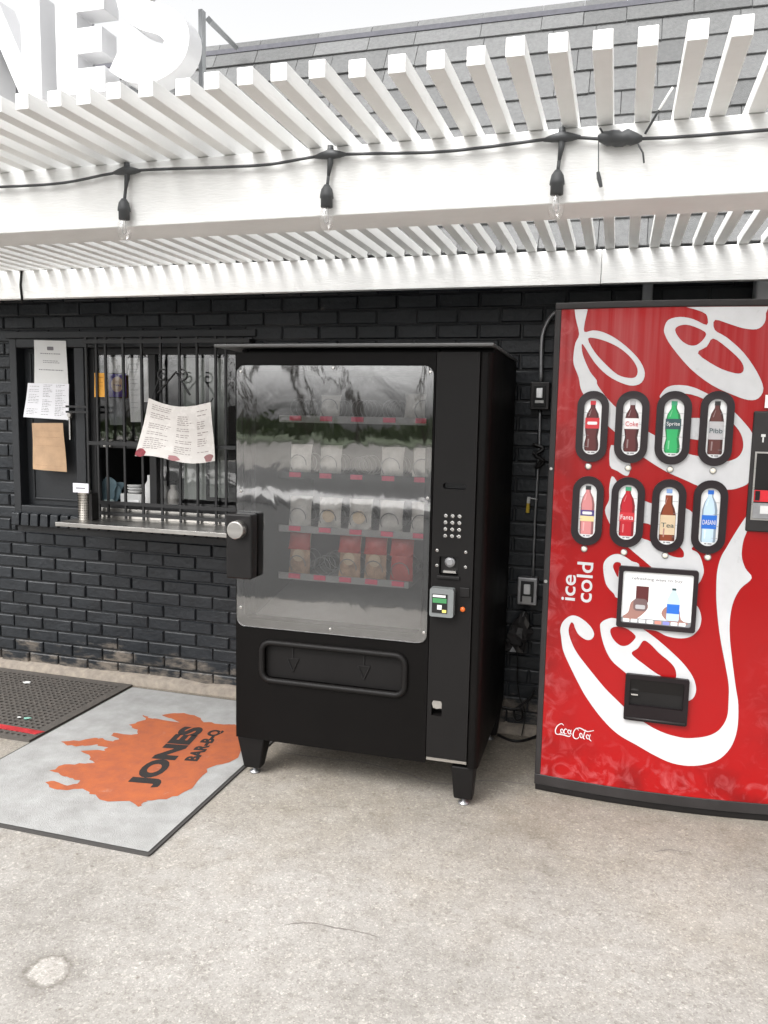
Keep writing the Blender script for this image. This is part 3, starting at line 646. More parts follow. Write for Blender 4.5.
# control panel
g = MB(); g.sheet([[(.836, .206), (1.000, .206), (1.000, 1.80), (.836, 1.80)], rrect(.873, .965, 1.283, 1.307, .0115), rrect(.868, .944, .948, 1.020, .004), rrect(.853, .895, .378, .440, .003)], lambda u, v, d: (u, -.006+d, v), thick=.05)
cp = P_(g, 'control_panel', blackpanel, bevel=.003)
g = MB(); g.box(.836, 1.0, .046, .05, .22, 1.78); P_(g, 'panel_back', blackp)
g = MB(); g.box(.838, 1.0, -.0075, .04, .193, .2045); P_(g, 'kick_strip', steel)
g = MB(); pr = [(1.002, .0), (1.012, -.006), (1.030, -.004), (1.042, .010), (1.045, .03), (1.045, .0555), (1.002, .0555)]
g.add([(a, b, ZB) for a, b in pr]+[(a, b, 1.80) for a, b in pr], [tuple(range(7))[::-1], tuple(range(7, 14))]+[(i, (i+1) % 7, 7+(i+1) % 7, 7+i) for i in range(7)]); P_(g, 'corner_trim', blackp, bevel=.002)
g = MB(); g.box(.8745, .9645, .018, .030, 1.285, 1.305); P_(g, 'display', mat('display_black', (.006, .006, .007), .12))
for r_ in range(4):
    for c_ in range(3):
        g = MB(); disc((.888+c_*.027, 1.180-r_*.026), .0075, -.0065, .005, mb=g, n=12); P_(g, 'key', chrome)
for a, z in ((.858, 1.043), (.970, 1.043), (.859, .984), (.971, .985)):
    g = MB(); disc((a, z), .006, -.0065, .003, mb=g); P_(g, 'screw', chrome)
g = MB(); g.box(.869, .943, .010, .045, .949, 1.019); nr = P_(g, 'note_reader', blackpl, bevel=.003)
g = MB(); g.lathe([(.020, 0), (.020, .010), (.012, .016)], (.908, .010, .999), 18, 0, 'y'); P_(g, 'coin_slot', galv, parent=nr)
g = MB(); g.box(.884, .934, -.006, .008, .957, .966); P_(g, 'slot_lip', steel, parent=nr)
g = MB(); g.box(.862, .950, -.016, -.0062, .934, .946); P_(g, 'reader_ledge', blackpl, parent=nr, bevel=.002)
cr = MB(); cr.sheet([rrect(.842, .935, .790, .902, .008)], lambda u, v, d: (u, -.045+d, v), thick=.038); cr = P_(cr, 'card_reader', mat('reader_grey', (.17, .18, .18), .35, noise=.1), bevel=.003)
g = MB(); g.box(.852, .912, -.0475, -.0452, .806, .880); P_(g, 'screen', mat('reader_black', (.015, .015, .015), .2), parent=cr)
g = MB(); g.box(.855, .909, -.0490, -.0478, .846, .864); P_(g, 'green_bar', mat('reader_green', (.05, .22, .08), .4), parent=cr)
g = MB(); g.box(.855, .905, -.0492, -.0478, .868, .877); P_(g, 'white_mark', paper, parent=cr)
g = MB(); g.box(.873, .891, -.0492, -.0478, .820, .838); P_(g, 'white_mark', paper, parent=cr)
g = MB(); g.box(.893, .909, -.0492, -.0478, .809, .820); P_(g, 'yellow_mark', mat('reader_yellow', (.7, .6, .15), .5), parent=cr)
g = MB(); g.lathe([(.010, 0), (.010, .006), (.005, .010)], (.966, -.0065, .819), 14, 0, 'y'); P_(g, 'orange_button', mat('orange_lens', (.6, .12, .02), .3), smooth=True)
g = MB(); g.box(.952, .990, -.012, -.0065, .868, .905); P_(g, 'black_cover', blackpl, bevel=.002)
g = MB(); g.box(.856, .892, .006, .012, .405, .437); g.lathe([(.018, 0), (.02, .006)], (.874, .004, .425), 12, 0, 'y'); P_(g, 'coin_return', steel)
# lock and handle on the left
g = MB(); g.box(-.012, .104, -.070, -.010, .880, 1.150); P_(g, 'lock_housing', blackpl, bevel=.01)
g = MB(); g.lathe([(.036, 0), (.038, .004), (.038, .036), (.034, .042)], (.050, -.0705, 1.088), 28, 0, 'y'); P_(g, 'lock_cylinder', steel, smooth=True, bevel=.002)
# legs
def leg(a0, a1, fa, b0, b1, name='leg'):
    g = MB(); t = .172
    q = .038
    g.hexa([(fa-q, b0+.012, .030), (fa+q, b0+.012, .030), (fa+q, b1-.02, .030), (fa-q, b1-.02, .030)], [(a0, b0, t), (a1, b0, t), (a1, b1, t), (a0, b1, t)])
    lo = P_(g, name, blackpanel, bevel=.008)
    g = MB(); g.lathe([(.022, 0), (.022, .006), (.008, .010), (.008, .034)], (fa, (b0+b1)/2, .0005), 16); P_(g, 'levelling_foot', galv, parent=lo, smooth=True)
leg(-.003, .125, .062, .012, .10); leg(.935, 1.030, .985, .012, .10); leg(.0, .11, .055, .70, .79); leg(.935, 1.042, .99, .70, .79)
# inside: liner, trays, coils, price tags, packs
g = MB(); g.box(.042, .060, .060, .755, .665, 1.755); g.box(.80, .832, .060, .755, .665, 1.755); g.box(.060, .80, .745, .755, .665, 1.755); g.box(.060, .80, .06, .745, 1.745, 1.755); P_(g, 'liner', interior)
g = MB(); g.hexa([(.06, .06, .664), (.80, .06, .664), (.80, .745, .664), (.06, .745, .664)], [(.06, .06, .70), (.80, .06, .70), (.80, .745, .82), (.06, .745, .82)]); P_(g, 'chute_floor', trayw)
rails = [(1.540, .15, .775), (1.302, .15, .775), (1.072, .15, .775), (.866, .15, .69)]
for ri, (z, a0, a1) in enumerate(rails):
    g = MB(); g.box(a0-.02, a1+.02, .15, .70, z-.018, z-.012); g.box(a0-.02, a1+.02, .146, .1495, z-.016, z+.012); tr = P_(g, 'tray', trayw if ri != 1 else interior)
    nc = 5
    for c_ in range(nc):
        ac = a0+.055+c_*(a1-a0-.08)/(nc-1)
        g = MB(); g.box(ac-.026, ac+.026, .141, .1455, z-.010, z+.010); P_(g, 'price_tag', pink, parent=tr)
        g = MB(); g.tube([(ac+.043*math.cos(t_), .16+.26*t_/25, z+.040+.043*math.sin(t_)) for t_ in [i*.42 for i in range(60)]], .0022, 5); P_(g, 'coil', coilm, parent=tr)
def pack(a, b, z, w_, h_, m, d_=.03):
    g = MB(); N = 6; V = []
    for sgn in (-1, 1):
        for j in range(N+1):
            for i in range(N+1):
                u, v = i/N, j/N; bl_ = d_*.5*math.sqrt(max(0, math.sin(math.pi*u)*math.sin(math.pi*v)))*(1+random.uniform(-.15, .15))
                V.append((a+(u-.5)*w_*(1-.08*math.sin(math.pi*v)), b+sgn*bl_+.02*v, z+v*h_))
    n2 = (N+1)**2; Fc = []
    for s2 in (0, 1):
        for j in range(N):
            for i in range(N): o_ = s2*n2+j*(N+1)+i; Fc.append((o_, o_+1, o_+N+2, o_+N+1))
    g.add(V, Fc); return g
def place_pack(a, b, z, w_, h_, m, label, lm=None):
    p_ = pack(a, b, z, w_, h_, m); M = Matrix.Translation(ML) @ Matrix.Rotation(MR, 4, 'Z'); p_.v = [tuple(M @ Vector(q)) for q in p_.v]
    o = p_.build('food_pack', m, smooth=True, fix=False); tag(o, label, 'food pack', 'packs on the snack machine trays')
    if m in (tanf, sauce):
        l = pack(a, b-.004, z+h_*.55, w_*1.02, h_*.5, m, .034); l.v = [tuple(M @ Vector(q)) for q in l.v]; l.build('red_header', sauce, o, smooth=True, fix=False)
    if lm:
        l = MB(); l.sheet([circ(a, z+h_*.42, w_*.27, 16)], lambda u, v, d: (u, b-.021+.02*(v-z)/h_, v)); l.v = [tuple(M @ Vector(q)) for q in l.v]; l.build('round_label', lm, o, fix=False)
ordn = ['first', 'second', 'third', 'fourth', 'fifth']
for c_ in range(5):
    ac = lambda a0, a1: a0+.055+c_*(a1-a0-.08)/4
    a = ac(.15, .775)
    if c_ in (0, 1, 3, 4): place_pack(a, .20, 1.304, .10, .125, wrap, f'clear wrapped pack {ordn[c_]} from the left on the second tray of the snack machine')
    place_pack(a, .20, 1.074, .105, .13, wrap, f'white wrapped pack {ordn[c_]} from the left on the third tray of the snack machine', tanp if c_ in (1, 2) else None)
    if c_ in (0, 2, 3, 4):
        a = ac(.15, .69); place_pack(a, .20, .868, .10, .19, tanf if c_ != 4 else sauce, f'{"brown meat" if c_!=4 else "dark red sauce"} pack {ordn[c_]} from the left on the lowest tray of the snack machine', tanp if c_ != 4 else None)
for a, z, hh in ((.70, 1.55, .10), (.33, 1.55, .09)): place_pack(a, .22, z, .09, hh, wrap, f'clear wrapped pack on the {"right" if a>.5 else "left"} of the top tray of the snack machine')

# ------------------------------------------------------------------ RED DRINKS MACHINE
CX0, CW, CY, CB = -.262, .965, 3.255, .038
def fy(x): t = (x-CX0)/CW; return CY+.03*t-CB*4*t*(1-t)
def onf(px, py, off=0):
    y = CY-.02
    for _ in range(6):
        q = at(px, py, 1, y-off); y = fy(q.x)
    return q.x, q.z
cm = thing('drinks_vending_machine', 'tall red soda vending machine with a white script logo at right', 'vending machine', (CX0+CW/2, CY, 0))
def curved(mb, x0, x1, z0, z1, off0, off1, m=0, n=16):   # slab that follows the bow of the door, from off0 (back) to off1 (front)
    V = []
    for i in range(n+1):
        x = x0+(x1-x0)*i/n
        V += [(x, fy(x)-off1, z0), (x, fy(x)-off1, z1), (x, fy(x)-off0, z1), (x, fy(x)-off0, z0)]
    Fc = [(4*i+j, 4*i+4+j, 4*i+4+(j+1) % 4, 4*i+(j+1) % 4) for i in range(n) for j in range(4)]+[(0, 1, 2, 3), (4*n+3, 4*n+2, 4*n+1, 4*n)]
    mb.add(V, Fc, m)
frm = mat('machine_frame', (.028, .025, .025), .45, spec=.35, noise=.3, nscale=8)
X1 = CX0+CW
g = MB(); g.box(CX0+.006, X1-.006, CY+.052, 3.83, .03, 1.985); cmb = g.build('cabinet', frm, cm, bevel=.01)
g = MB()
curved(g, CX0, CX0+.024, .075, 1.985, -.028, .004, n=2); curved(g, X1-.024, X1, .075, 1.985, -.028, .004, n=2)
curved(g, CX0, X1, 1.9855, 2.010, -.05, .006); curved(g, CX0, X1, .030, .0745, -.05, .004)
g.build('door_frame', frm, cm, bevel=.003)
g = MB(); curved(g, CX0+.004, X1-.004, .001, .026, -.05, -.006); g.build('kick_plate', blackpl, cm, bevel=.003)
# red printed panel
def red_mat():
    m = bpy.data.materials.new('red_printed_panel'); m.use_nodes = True; n = m.node_tree; L = n.links; b = n.nodes['Principled BSDF']
    geo = n.nodes.new('ShaderNodeNewGeometry'); sep = n.nodes.new('ShaderNodeSeparateXYZ'); L.new(geo.outputs['Position'], sep.inputs[0])
    def mr(src, a, b_, c, d_):
        x = n.nodes.new('ShaderNodeMapRange'); x.inputs['From Min'].default_value = a; x.inputs['From Max'].default_value = b_; x.inputs['To Min'].default_value = c; x.inputs['To Max'].default_value = d_
        L.new(src, x.inputs[0]); return x.outputs[0]
    def mth(op, a, b_):
        x = n.nodes.new('ShaderNodeMath'); x.operation = op; x.use_clamp = (op != 'SUBTRACT')
        for i, q in enumerate((a, b_)):
            if isinstance(q, (int, float)): x.inputs[i].default_value = q
            else: L.new(q, x.inputs[i])
        return x.outputs[0]
    edge = mr(sep.outputs['X'], CX0+.02, CX0+.17, 1, 0); bot = mr(sep.outputs['Z'], .08, .30, 1, 0); right = mr(sep.outputs['X'], X1-.2, X1, 0, .8)
    right = mth('MULTIPLY', right, mr(sep.outputs['Z'], .5, .8, 1, 0))
    msk = mth('MAXIMUM', mth('MAXIMUM', mth('MULTIPLY', edge, .8), bot), right)
    v = n.nodes.new('ShaderNodeTexVoronoi'); v.inputs['Scale'].default_value = 11; v.feature = 'SMOOTH_F1'
    t = n.nodes.new('ShaderNodeTexNoise'); t.inputs['Scale'].default_value = 12; t.inputs['Detail'].default_value = 7; t.inputs['Distortion'].default_value = 1.6; t.inputs['Roughness'].default_value = .6
    L.new(geo.outputs['Position'], t.inputs[0]); L.new(geo.outputs['Position'], v.inputs[0])
    ice = n.nodes.new('ShaderNodeValToRGB'); ice.color_ramp.elements[0].position = .50; ice.color_ramp.elements[0].color = (0, 0, 0, 1); ice.color_ramp.elements[1].position = .78; ice.color_ramp.elements[1].color = (1, 1, 1, 1)
    L.new(t.outputs[0], ice.inputs[0])
    f = mth('MULTIPLY', mth('MULTIPLY', ice.outputs[0], msk), .55)
    t3 = n.nodes.new('ShaderNodeTexNoise'); t3.inputs['Scale'].default_value = 7; t3.inputs['Detail'].default_value = 4; L.new(geo.outputs['Position'], t3.inputs[0])
    dk = n.nodes.new('ShaderNodeMix'); dk.data_type = 'RGBA'; dk.inputs['A'].default_value = (.31, .0035, .0045, 1); dk.inputs['B'].default_value = (.17, .003, .004, 1)
    L.new(mth('MULTIPLY', mr(t3.outputs[0], .4, .6, 0, .9), msk), dk.inputs['Factor'])
    mx = n.nodes.new('ShaderNodeMix'); mx.data_type = 'RGBA'; L.new(f, mx.inputs['Factor']); L.new(dk.outputs['Result'], mx.inputs['A']); mx.inputs['B'].default_value = (.60, .20, .21, 1)
    # paler vertical streaks, stronger towards the top
    mp = n.nodes.new('ShaderNodeMapping'); mp.inputs['Scale'].default_value = (38, 1, 1.1); L.new(geo.outputs['Position'], mp.inputs[0])
    t2 = n.nodes.new('ShaderNodeTexNoise'); t2.inputs['Scale'].default_value = 1; t2.inputs['Detail'].default_value = 6; L.new(mp.outputs[0], t2.inputs[0])
    run = mth('MULTIPLY', mr(t2.outputs[0], .42, .75, 0, .32), mr(sep.outputs['Z'], 1.25, 1.9, 0, 1))
    m2 = n.nodes.new('ShaderNodeMix'); m2.data_type = 'RGBA'; L.new(run, m2.inputs['Factor']); L.new(mx.outputs['Result'], m2.inputs['A']); m2.inputs['B'].default_value = (.42, .17, .17, 1)
    L.new(m2.outputs['Result'], b.inputs['Base Color']); b.inputs['Roughness'].default_value = .28; b.inputs['Coat Weight'].default_value = .25; b.inputs['Specular IOR Level'].default_value = .3; b.inputs['Coat Roughness'].default_value = .12
    return m
redp = red_mat()
g = MB(); curved(g, CX0+.0245, X1-.0245, .075, 1.985, -.02, .001, n=24); g.build('door_panel', redp, cm, smooth=False)
logo = mat('logo_white', (.58, .58, .59), .3, noise=.1, nscale=12, coat=.4)
XL, XR = CX0+.0255, X1-.0255
def decal(name, loops, m, off=.0022, k=4, sm=True, parent=cm, zmax=1.983):
    lp = []
    for l in loops:
        q = smooth_closed([(a, b) for a, b in l], k) if sm else l
        q = [(a, b) for a, b in (onf(*p) for p in q)]; lp.append([(min(max(a, XL), XR), min(b, zmax)) for a, b in q])
    g = MB(); g.sheet(lp, lambda u, v, d: (u, fy(u)-off, v), cut=.04); return g.build(name, m, parent, fix=False)
# the big script letters, turned to run up the door
bigC = [(561.2,637.3),(560.4,628.7),(563.6,620.8),(571.5,615.4),(580.1,617.5),(590.1,625.8),(594.1,633.7),(591.5,639),(585.8,639.5),(578.7,634.4),(575.1,628),(573.6,623.5),(571,622.5),(568.6,630),(570.8,640),(577.2,653),(591.5,671.7),(605,688),(618,701),(630,712),(647.8,724.5),(660,731),(673,735.5),(688,738),(706.6,736),(719,729.7),(726.8,717.3),(728.5,700),(728.5,684),(725.3,665),(719.9,636),(716.8,608.4),(716.2,588.4),(717.2,571),(720.7,557.6),(726.8,546.8),(736,531.4),(747.5,515),(750,522),(746.8,531.4),(743,542),(741.7,556),(745.2,568),(751.6,578),(740.6,588.4),(733.7,600.7),(730.2,616),(729.6,634.5),(732,659),(735.5,686),(738.2,705),(737,729.7),(729.9,748.3),(716,760.7),(694.2,765.6),(672.5,763),(654,754.8),(636.9,745),(618,734),(602.5,719),(588.4,700.3),(579.4,685),(567.2,660.2),(562.8,648.8)]
decal('logo_letter', [bigC], logo)
smallo = [(600.1,627.3),(602.3,621.5),(610.2,618),(617.3,618.7),(632,622),(644.6,630),(660,641.6),(677.7,657.6),(688.4,669.8),(694.6,681),(695.8,692),(689.6,700.3),(670,702),(645,690),(625.2,672.4),(611.6,660.2),(603.7,644.5)]
h1 = [(610.2,630.1),(615.2,626.6),(625.9,628),(635.2,635.2),(633.8,640),(627.4,645.2),(620.2,645.2),(613,638.7)]
h2 = [(643.5,640.5),(650,643.7),(659.2,653),(670,662),(675.5,669.8),(675,679),(664,677),(656,673),(645,665),(631.7,653.8),(638,648)]
decal('logo_letter', [smallo, h1, h2], logo)
decal('logo_letter', [[(640,628),(656,630.7),(666.9,636),(680.7,638.3),(691.5,636),(699,628.4),(701.3,619),(699.5,610),(696,604.6),(690,600),(675,612),(650,618),(630,620)]], logo, off=.0018)
P1 = [(612,476),(618,484),(617,493),(625,496.5),(644.5,500.8),(651.7,503.2),(668,504),(686,508.4),(693,513),(700,519),(704,528),(702,538),(691.5,548.3),(697,552),(700.7,557.6),(703.8,570),(702,577.5),(698.8,583),(690,592),(670,586),(650.3,566),(630.2,549),(618,537),(609.4,523),(605,510),(609,500),(609.2,488)]
P1h = [(632,522),(644,523),(651,525),(668,535),(681,548),(684,553.7),(681.5,557.6),(668,554.5),(651,541.6),(641.7,538),(632,531)]
decal('logo_letter', [P1, P1h], logo, k=3)
decal('logo_letter', [[(603.2,567.4),(605.8,559.5),(613,554.5),(621.6,554.7),(631.6,561),(640,567),(640,600),(618,598),(613.7,593.4),(606,584)], [(613,565.5),(616,562),(621,563.5),(619,570),(618,577),(614.5,571)]], logo)
T1 = [(611,445),(609.8,465.5),(617.5,471),(625,475.5),(629,474),(630,462),(620,452)]
decal('logo_letter', [T1], logo, k=3)
L1 = [(575.6,306),(575.8,318.6),(579.2,334),(575.5,343),(573.6,354.4),(573.8,364.5),(578.7,377.4),(580.8,388.8),(586,398),(595,411),(608,425.8),(614.4,431.6),(630,447),(644.5,458),(665.8,471.3),(685.8,480.3),(698.7,486),(713,489),(728.3,489.7),(739,487.7),(749.8,481.5),(756,465),(757,448),(752,433),(744.6,423),(734.5,412.2),(722,401),(708.7,394.3),(693,387.2),(678.7,385),(667.2,387.2),(660.7,394.3),(660.5,398),(670,396),(685.8,393.6),(703,398.6),(720,409),(734.5,425),(740.3,433),(743,441.6),(742.4,450.2),(737.4,457.4),(728,461),(715,461),(698,456),(688.7,453.8),(670,445),(656,436),(648,431.6),(632,420),(613,404.6),(598,386),(596.6,380.2),(590,371.6),(583.7,357.3),(581.8,348.7),(583,344.4),(594.4,362.3),(607.3,375.2),(621.6,383),(633,385.7),(641.7,382.4),(644.8,373),(640.3,361.6),(630.2,350),(616,338.7),(603,332.2),(593,330.5),(584.4,331.8),(585,321.5),(587.5,306)]
L1h = [(588,338.7),(597.3,338.7),(610.2,343),(621.6,349.4),(631.7,358.7),(637.4,368.8),(636,376.6),(628.8,378),(617.3,374.5),(604.4,363),(594.4,351.6)]
decal('logo_letter', [L1, L1h], logo, off=.0024, k=3)
decal('logo_letter', [[(680,415.5),(691.5,418),(698.7,418),(712,422),(712,442),(698,440),(690,438.7),(680,436)]], logo, sm=False)
TR = [(664.2,328.3),(668.3,320),(680,317),(693.3,319.2),(706.7,325),(706.9,315.8),(701.7,311.7),(688,304),(763.3,300),(765.8,313.3),(764.2,323.3),(756.7,329.2),(743.3,328.3),(730,324.2),(715,320),(714.7,330),(726.7,337.5),(743.3,352.5),(756.7,371.7),(763.3,388.3),(758.3,398.3),(748.3,400),(733.3,395),(711.7,385),(690,368.3),(671.7,346.7),(665,335)]
TR1 = [(675,330),(680,325.5),(690,325.3),(705.0,332),(704.2,338.3),(696.7,345),(688.3,345),(680,339.2)]
TR2 = [(713.0,338.5),(726.7,347.5),(740,360),(743.7,368.3),(740.8,373.3),(731.7,372.5),(716.7,366.7),(697.8,353.5),(706.7,346.7)]
decal('logo_letter', [TR, TR1, TR2], logo, k=3)
# ice cold, reading upwards
def uptext(txt, px0, px1, pyb, pyt, bold=.012):
    a = onf(px1, pyb); b = onf(px0, pyt); g = MB()
    g.text(txt, lambda u, v, d: (a[0]-v, fy(a[0]-v)-.0022, a[1]+u), b[1]-a[1], a[0]-b[0], bold=bold); g.build('lettering', logo, cm, fix=False)
uptext('ice', 562.5, 575, 601, 574); uptext('cold', 577.5, 591.5, 603, 561.5)
# little script logo
def stroke_ribbon(mb, pts, w_, fn):
    P = smooth_open([Vector((a, b, 0)) for a, b in pts], 4); n = len(P); V = []
    for i, q in enumerate(P):
        t = (P[min(i+1, n-1)]-P[max(i-1, 0)]).normalized(); nn = Vector((-t.y, t.x, 0)); ww = w_*(.5+.5*math.sin(math.pi*i/(n-1)))
        V += [fn(*(q+nn*ww)[:2]), fn(*(q-nn*ww)[:2])]
    mb.add(V, [(2*i, 2*i+1, 2*i+3, 2*i+2) for i in range(n-1)])
def f8(x, y):
    a = onf(540+x/6.4, 680+y/6.4); return (a[0], fy(a[0])-.0022, a[1])
el = lambda cx, cy, rx, ry: [(cx+rx*math.cos(a)+.25*ry*-math.sin(a)*-1*.6, cy+ry*math.sin(a)) for a in [i*2*math.pi/12 for i in range(14)]]
g = MB()
for pts in ([(152,290),(138,278),(114,290),(99,318),(103,342),(122,346),(134,336)], el(141, 326, 8, 13), [(175,318),(162,312),(153,328),(158,343),(170,340)], el(187, 331, 8, 12), [(200,318),(195,340),(205,346)], [(104,345),(150,350),(185,360),(196,352)],
            [(248,322),(234,308),(217,328),(212,355),(222,372),(240,374),(250,362)], el(263, 354, 8, 14), [(292,318),(283,345),(277,370),(287,377)], el(306, 363, 9, 13), [(322,347),(315,374),(328,390)], [(222,316),(255,306),(300,328),(345,322)]):
    stroke_ribbon(g, pts, 3.4, f8)
g.build('script_logo', logo, cm, fix=False)
# selection buttons
bc = dict(cola=(.10,.02,.02), red=(.45,.01,.02), green=(.03,.38,.12), brown=(.11,.035,.03), pink=(.62,.24,.24), amber=(.22,.045,.015), water=(.50,.64,.78))
M_ = {k_: mat('print_'+k_, v_, .35) for k_, v_ in bc.items()}
lab = {k_: mat('label_'+k_, v_, .4) for k_, v_ in dict(red=(.55,.03,.04), white=(.78,.74,.74), dark=(.03,.07,.08), grey=(.45,.44,.45), navy=(.07,.05,.2), blue=(.02,.14,.55), cream=(.62,.48,.32), green=(.05,.33,.17), lblue=(.22,.36,.65), black=(.03,.03,.03), yellow=(.75,.6,.3)).items()}
plate = mat('backlit_plate', (.80, .80, .80), .3)
def sil(kind):   # half outline (half width, height 0..1) of the printed bottle
    return {'contour': [(.30, 0), (.36, .03), (.37, .14), (.30, .28), (.36, .44), (.37, .58), (.30, .74), (.13, .86), (.12, .92)],
            'straight': [(.33, 0), (.36, .03), (.36, .62), (.28, .76), (.13, .87), (.12, .92)],
            'wide': [(.37, 0), (.38, .03), (.38, .5), (.30, .62), (.18, .72), (.17, .88)]}[kind]
btn = [((576.5,608,391,462),'contour','cola',('red',.45,.66),'red',None), ((615,648.4,391,463),'contour','cola',('white',.45,.66),'grey','Coke'), ((655.5,690.5,391,464.5),'contour','green',('dark',.46,.66),'green','Sprite'), ((699,733,391,466),'straight','brown',('grey',.28,.62),'black','Pibb'),
       ((572,603,476,545),'straight','pink',('navy',.38,.50),'black',None), ((610.5,644,477,547),'straight','red',('red',.30,.48),'green','Fanta'), ((651,685,479,552),'wide','amber',('cream',.12,.50),'lblue','Tea'), ((692,726.5,480,553.5),'straight','water',('blue',.26,.52),'blue','DASANI')]
btn_label = ['dark cola bottle with red label', 'cola bottle with white label', 'green bottle', 'brown bottle with grey label', 'pink bottle', 'bright red bottle', 'amber tea bottle', 'clear water bottle with blue label']
purpleblk = mat('button_ring', (.013, .007, .009), .3, coat=.15)
for i, ((x0, x1, y0, y1), kind, liq, (lc, l0, l1), cap, word) in enumerate(btn):
    mx_ = (x0+x1)/2; my_ = (y0+y1)/2
    L_, C_ = onf(x0, my_)[0], onf(x1, my_)[0]; cx = (L_+C_)/2; zb_, zt_ = onf(mx_, y1)[1], onf(mx_, y0)[1]; hw = (C_-L_)/2
    rr = rrect(cx-hw, cx+hw, zb_, zt_, hw*.98, 8); r2 = rrect(cx-hw+.027, cx+hw-.027, zb_+.03, zt_-.03, (hw-.027)*.97, 8)
    y_ = fy(cx)
    g = MB(); g.sheet([rr, r2], lambda u, v, d: (u, fy(u)-.014+d, v), thick=.013); bo = g.build('selection_button', purpleblk, cm, bevel=.004, label=f'selection button showing a {btn_label[i]}')
    g = MB(); g.sheet([r2], lambda u, v, d: (u, fy(u)-.004, v)); g.build('plate', plate, bo, fix=False)
    h0, hh, ww = zb_+.044, (zt_-zb_)-.082, hw*1.22
    s_l = sil(kind); o_ = [(cx+a*ww, h0+b*hh) for a, b in s_l]+[(cx-a*ww, h0+b*hh) for a, b in reversed(s_l)]
    g = MB(); F3 = lambda off: (lambda u, v, d: (u, fy(u)-off, v))
    g.sheet([o_], F3(.0052), 6)
    g.sheet([[(cx+(a-cx)*.74-.002, b) for a, b in o_]], F3(.0057), 0)
    wl = .365*ww; g.sheet([[(cx-wl, h0+l0*hh), (cx+wl, h0+l0*hh), (cx+wl, h0+l1*hh), (cx-wl, h0+l1*hh)]], F3(.0062), 1)
    g.sheet([[(cx-.14*ww, h0+.92*hh), (cx+.14*ww, h0+.92*hh), (cx+.14*ww, h0+hh), (cx-.14*ww, h0+hh)]], F3(.0062), 2)
    if liq == 'pink': g.sheet([[(cx-wl, h0+.27*hh), (cx+wl, h0+.27*hh), (cx+wl, h0+.38*hh), (cx-wl, h0+.38*hh)]], F3(.0062), 4)
    g.sheet([[(cx-.2*ww, h0+.07*hh), (cx-.14*ww, h0+.07*hh), (cx-.12*ww, h0+.24*hh), (cx-.2*ww, h0+.24*hh)]], F3(.0066), 5)
    g.sheet([[(cx-.20*ww, h0+.70*hh), (cx-.15*ww, h0+.70*hh), (cx-.06*ww, h0+.84*hh), (cx-.10*ww, h0+.82*hh)]], F3(.0066), 5)
    mw = lab['white'] if lc != 'white' else lab['red']
    if word: g.text(word, lambda u, v, d: (cx-wl*.85+u, fy(cx-wl*.85+u)-.0076, h0+(l0+l1)/2*hh-.010+v), wl*1.7, .018, 3, bold=.0)
    else: g.sheet([rrect(cx-wl*.7, cx+wl*.7, h0+((l0+l1)/2-.03)*hh, h0+((l0+l1)/2+.03)*hh, .004)], F3(.0070), 3)
    hl = mat('print_shine_'+liq, tuple(min(1, c*1.0+.16) for c in bc[liq]), .4)
    g.build('bottle_picture', [M_[liq], lab[lc], lab[cap], mw if lc not in ('grey', 'cream') else lab['dark'], lab['yellow'], hl, mat('print_edge_'+liq, tuple(c*.45 for c in bc[liq]), .4)], bo, fix=False)
    g = MB()
    for q in range(4):
        zq = zb_+.06+q*(zt_-zb_-.10)/4; g.box(cx-hw+.028, cx+hw-.028, y_-.0048, y_-.0044, zq, zq+.0012)
    g.box(cx-.012, cx-.004, y_-.0056, y_-.0044, zb_+.036, zb_+.040); g.box(cx+.0, cx+.014, y_-.0056, y_-.0044, zb_+.036, zb_+.040)
    g.build('plate_marks', inklight, bo)
for x, y in ((588.3,466.3),(628,468),(670,469.4),(712.8,470.7),(584.2,548.7),(623.9,552.2),(665,555.2),(707.6,557.1)):
    a = onf(x, y); g = MB(); g.lathe([(.013, 0), (.013, .004), (.010, .006)], (a[0], fy(a[0])-.001, a[1]), 18, 0, 'y'); bz = g.build('indicator_lamp', galv, cm)
    g = MB(); g.lathe([(.0105, .0062), (.009, .009), (.003, .011)], (a[0], fy(a[0])-.001, a[1]), 18, 0, 'y'); g.build('lens', mat('lamp_cream', (.80, .76, .66), .3), bz, smooth=True)
# payment card: refreshing ways to buy
c4 = [onf(*q) for q in ((619, 565), (698.5, 569.8), (694.4, 632.3), (616.3, 625))]
x0, x1 = (c4[0][0]+c4[3][0])/2, (c4[1][0]+c4[2][0])/2; z1, z0 = (c4[0][1]+c4[1][1])/2, (c4[2][1]+c4[3][1])/2
yc = min(fy(x0), fy(x1), fy((x0+x1)/2))-.003
g = MB(); fr_ = rrect(x0, x1, z0, z1, .010); fi_ = rrect(x0+.017, x1-.017, z0+.019, z1-.019, .008)
g.sheet([fr_, fi_], lambda u, v, d: (u, yc-.016+d, v), thick=.0165); cf = g.build('payment_sign', purpleblk, cm, bevel=.003)
g = MB(); g.sheet([fi_], lambda u, v, d: (u, yc-.006, v)); g.build('plate', plate, cf, fix=False)
W_, H_ = x1-x0-.034, z1-z0-.038; ox, oz = x0+.017, z0+.019
ff = lambda off: (lambda u, v, d: (ox+u*W_, yc-off, oz+v*H_))
g = MB(); g.text('refreshing ways to buy', lambda u, v, d: (ox+.13*W_+u, yc-.0072, oz+.82*H_+v), .72*W_, .075*H_, 0, bold=.0)
g.build('lettering', ink, cf, fix=False)
skin = mat('print_hand', (.33, .17, .14), .5); g = MB()
g.sheet([smooth_closed([(.02, .10), (.10, .20), (.13, .38), (.20, .46), (.32, .46), (.38, .36), (.36, .26), (.26, .12), (.16, .05)], 3)], ff(.0070), 0)
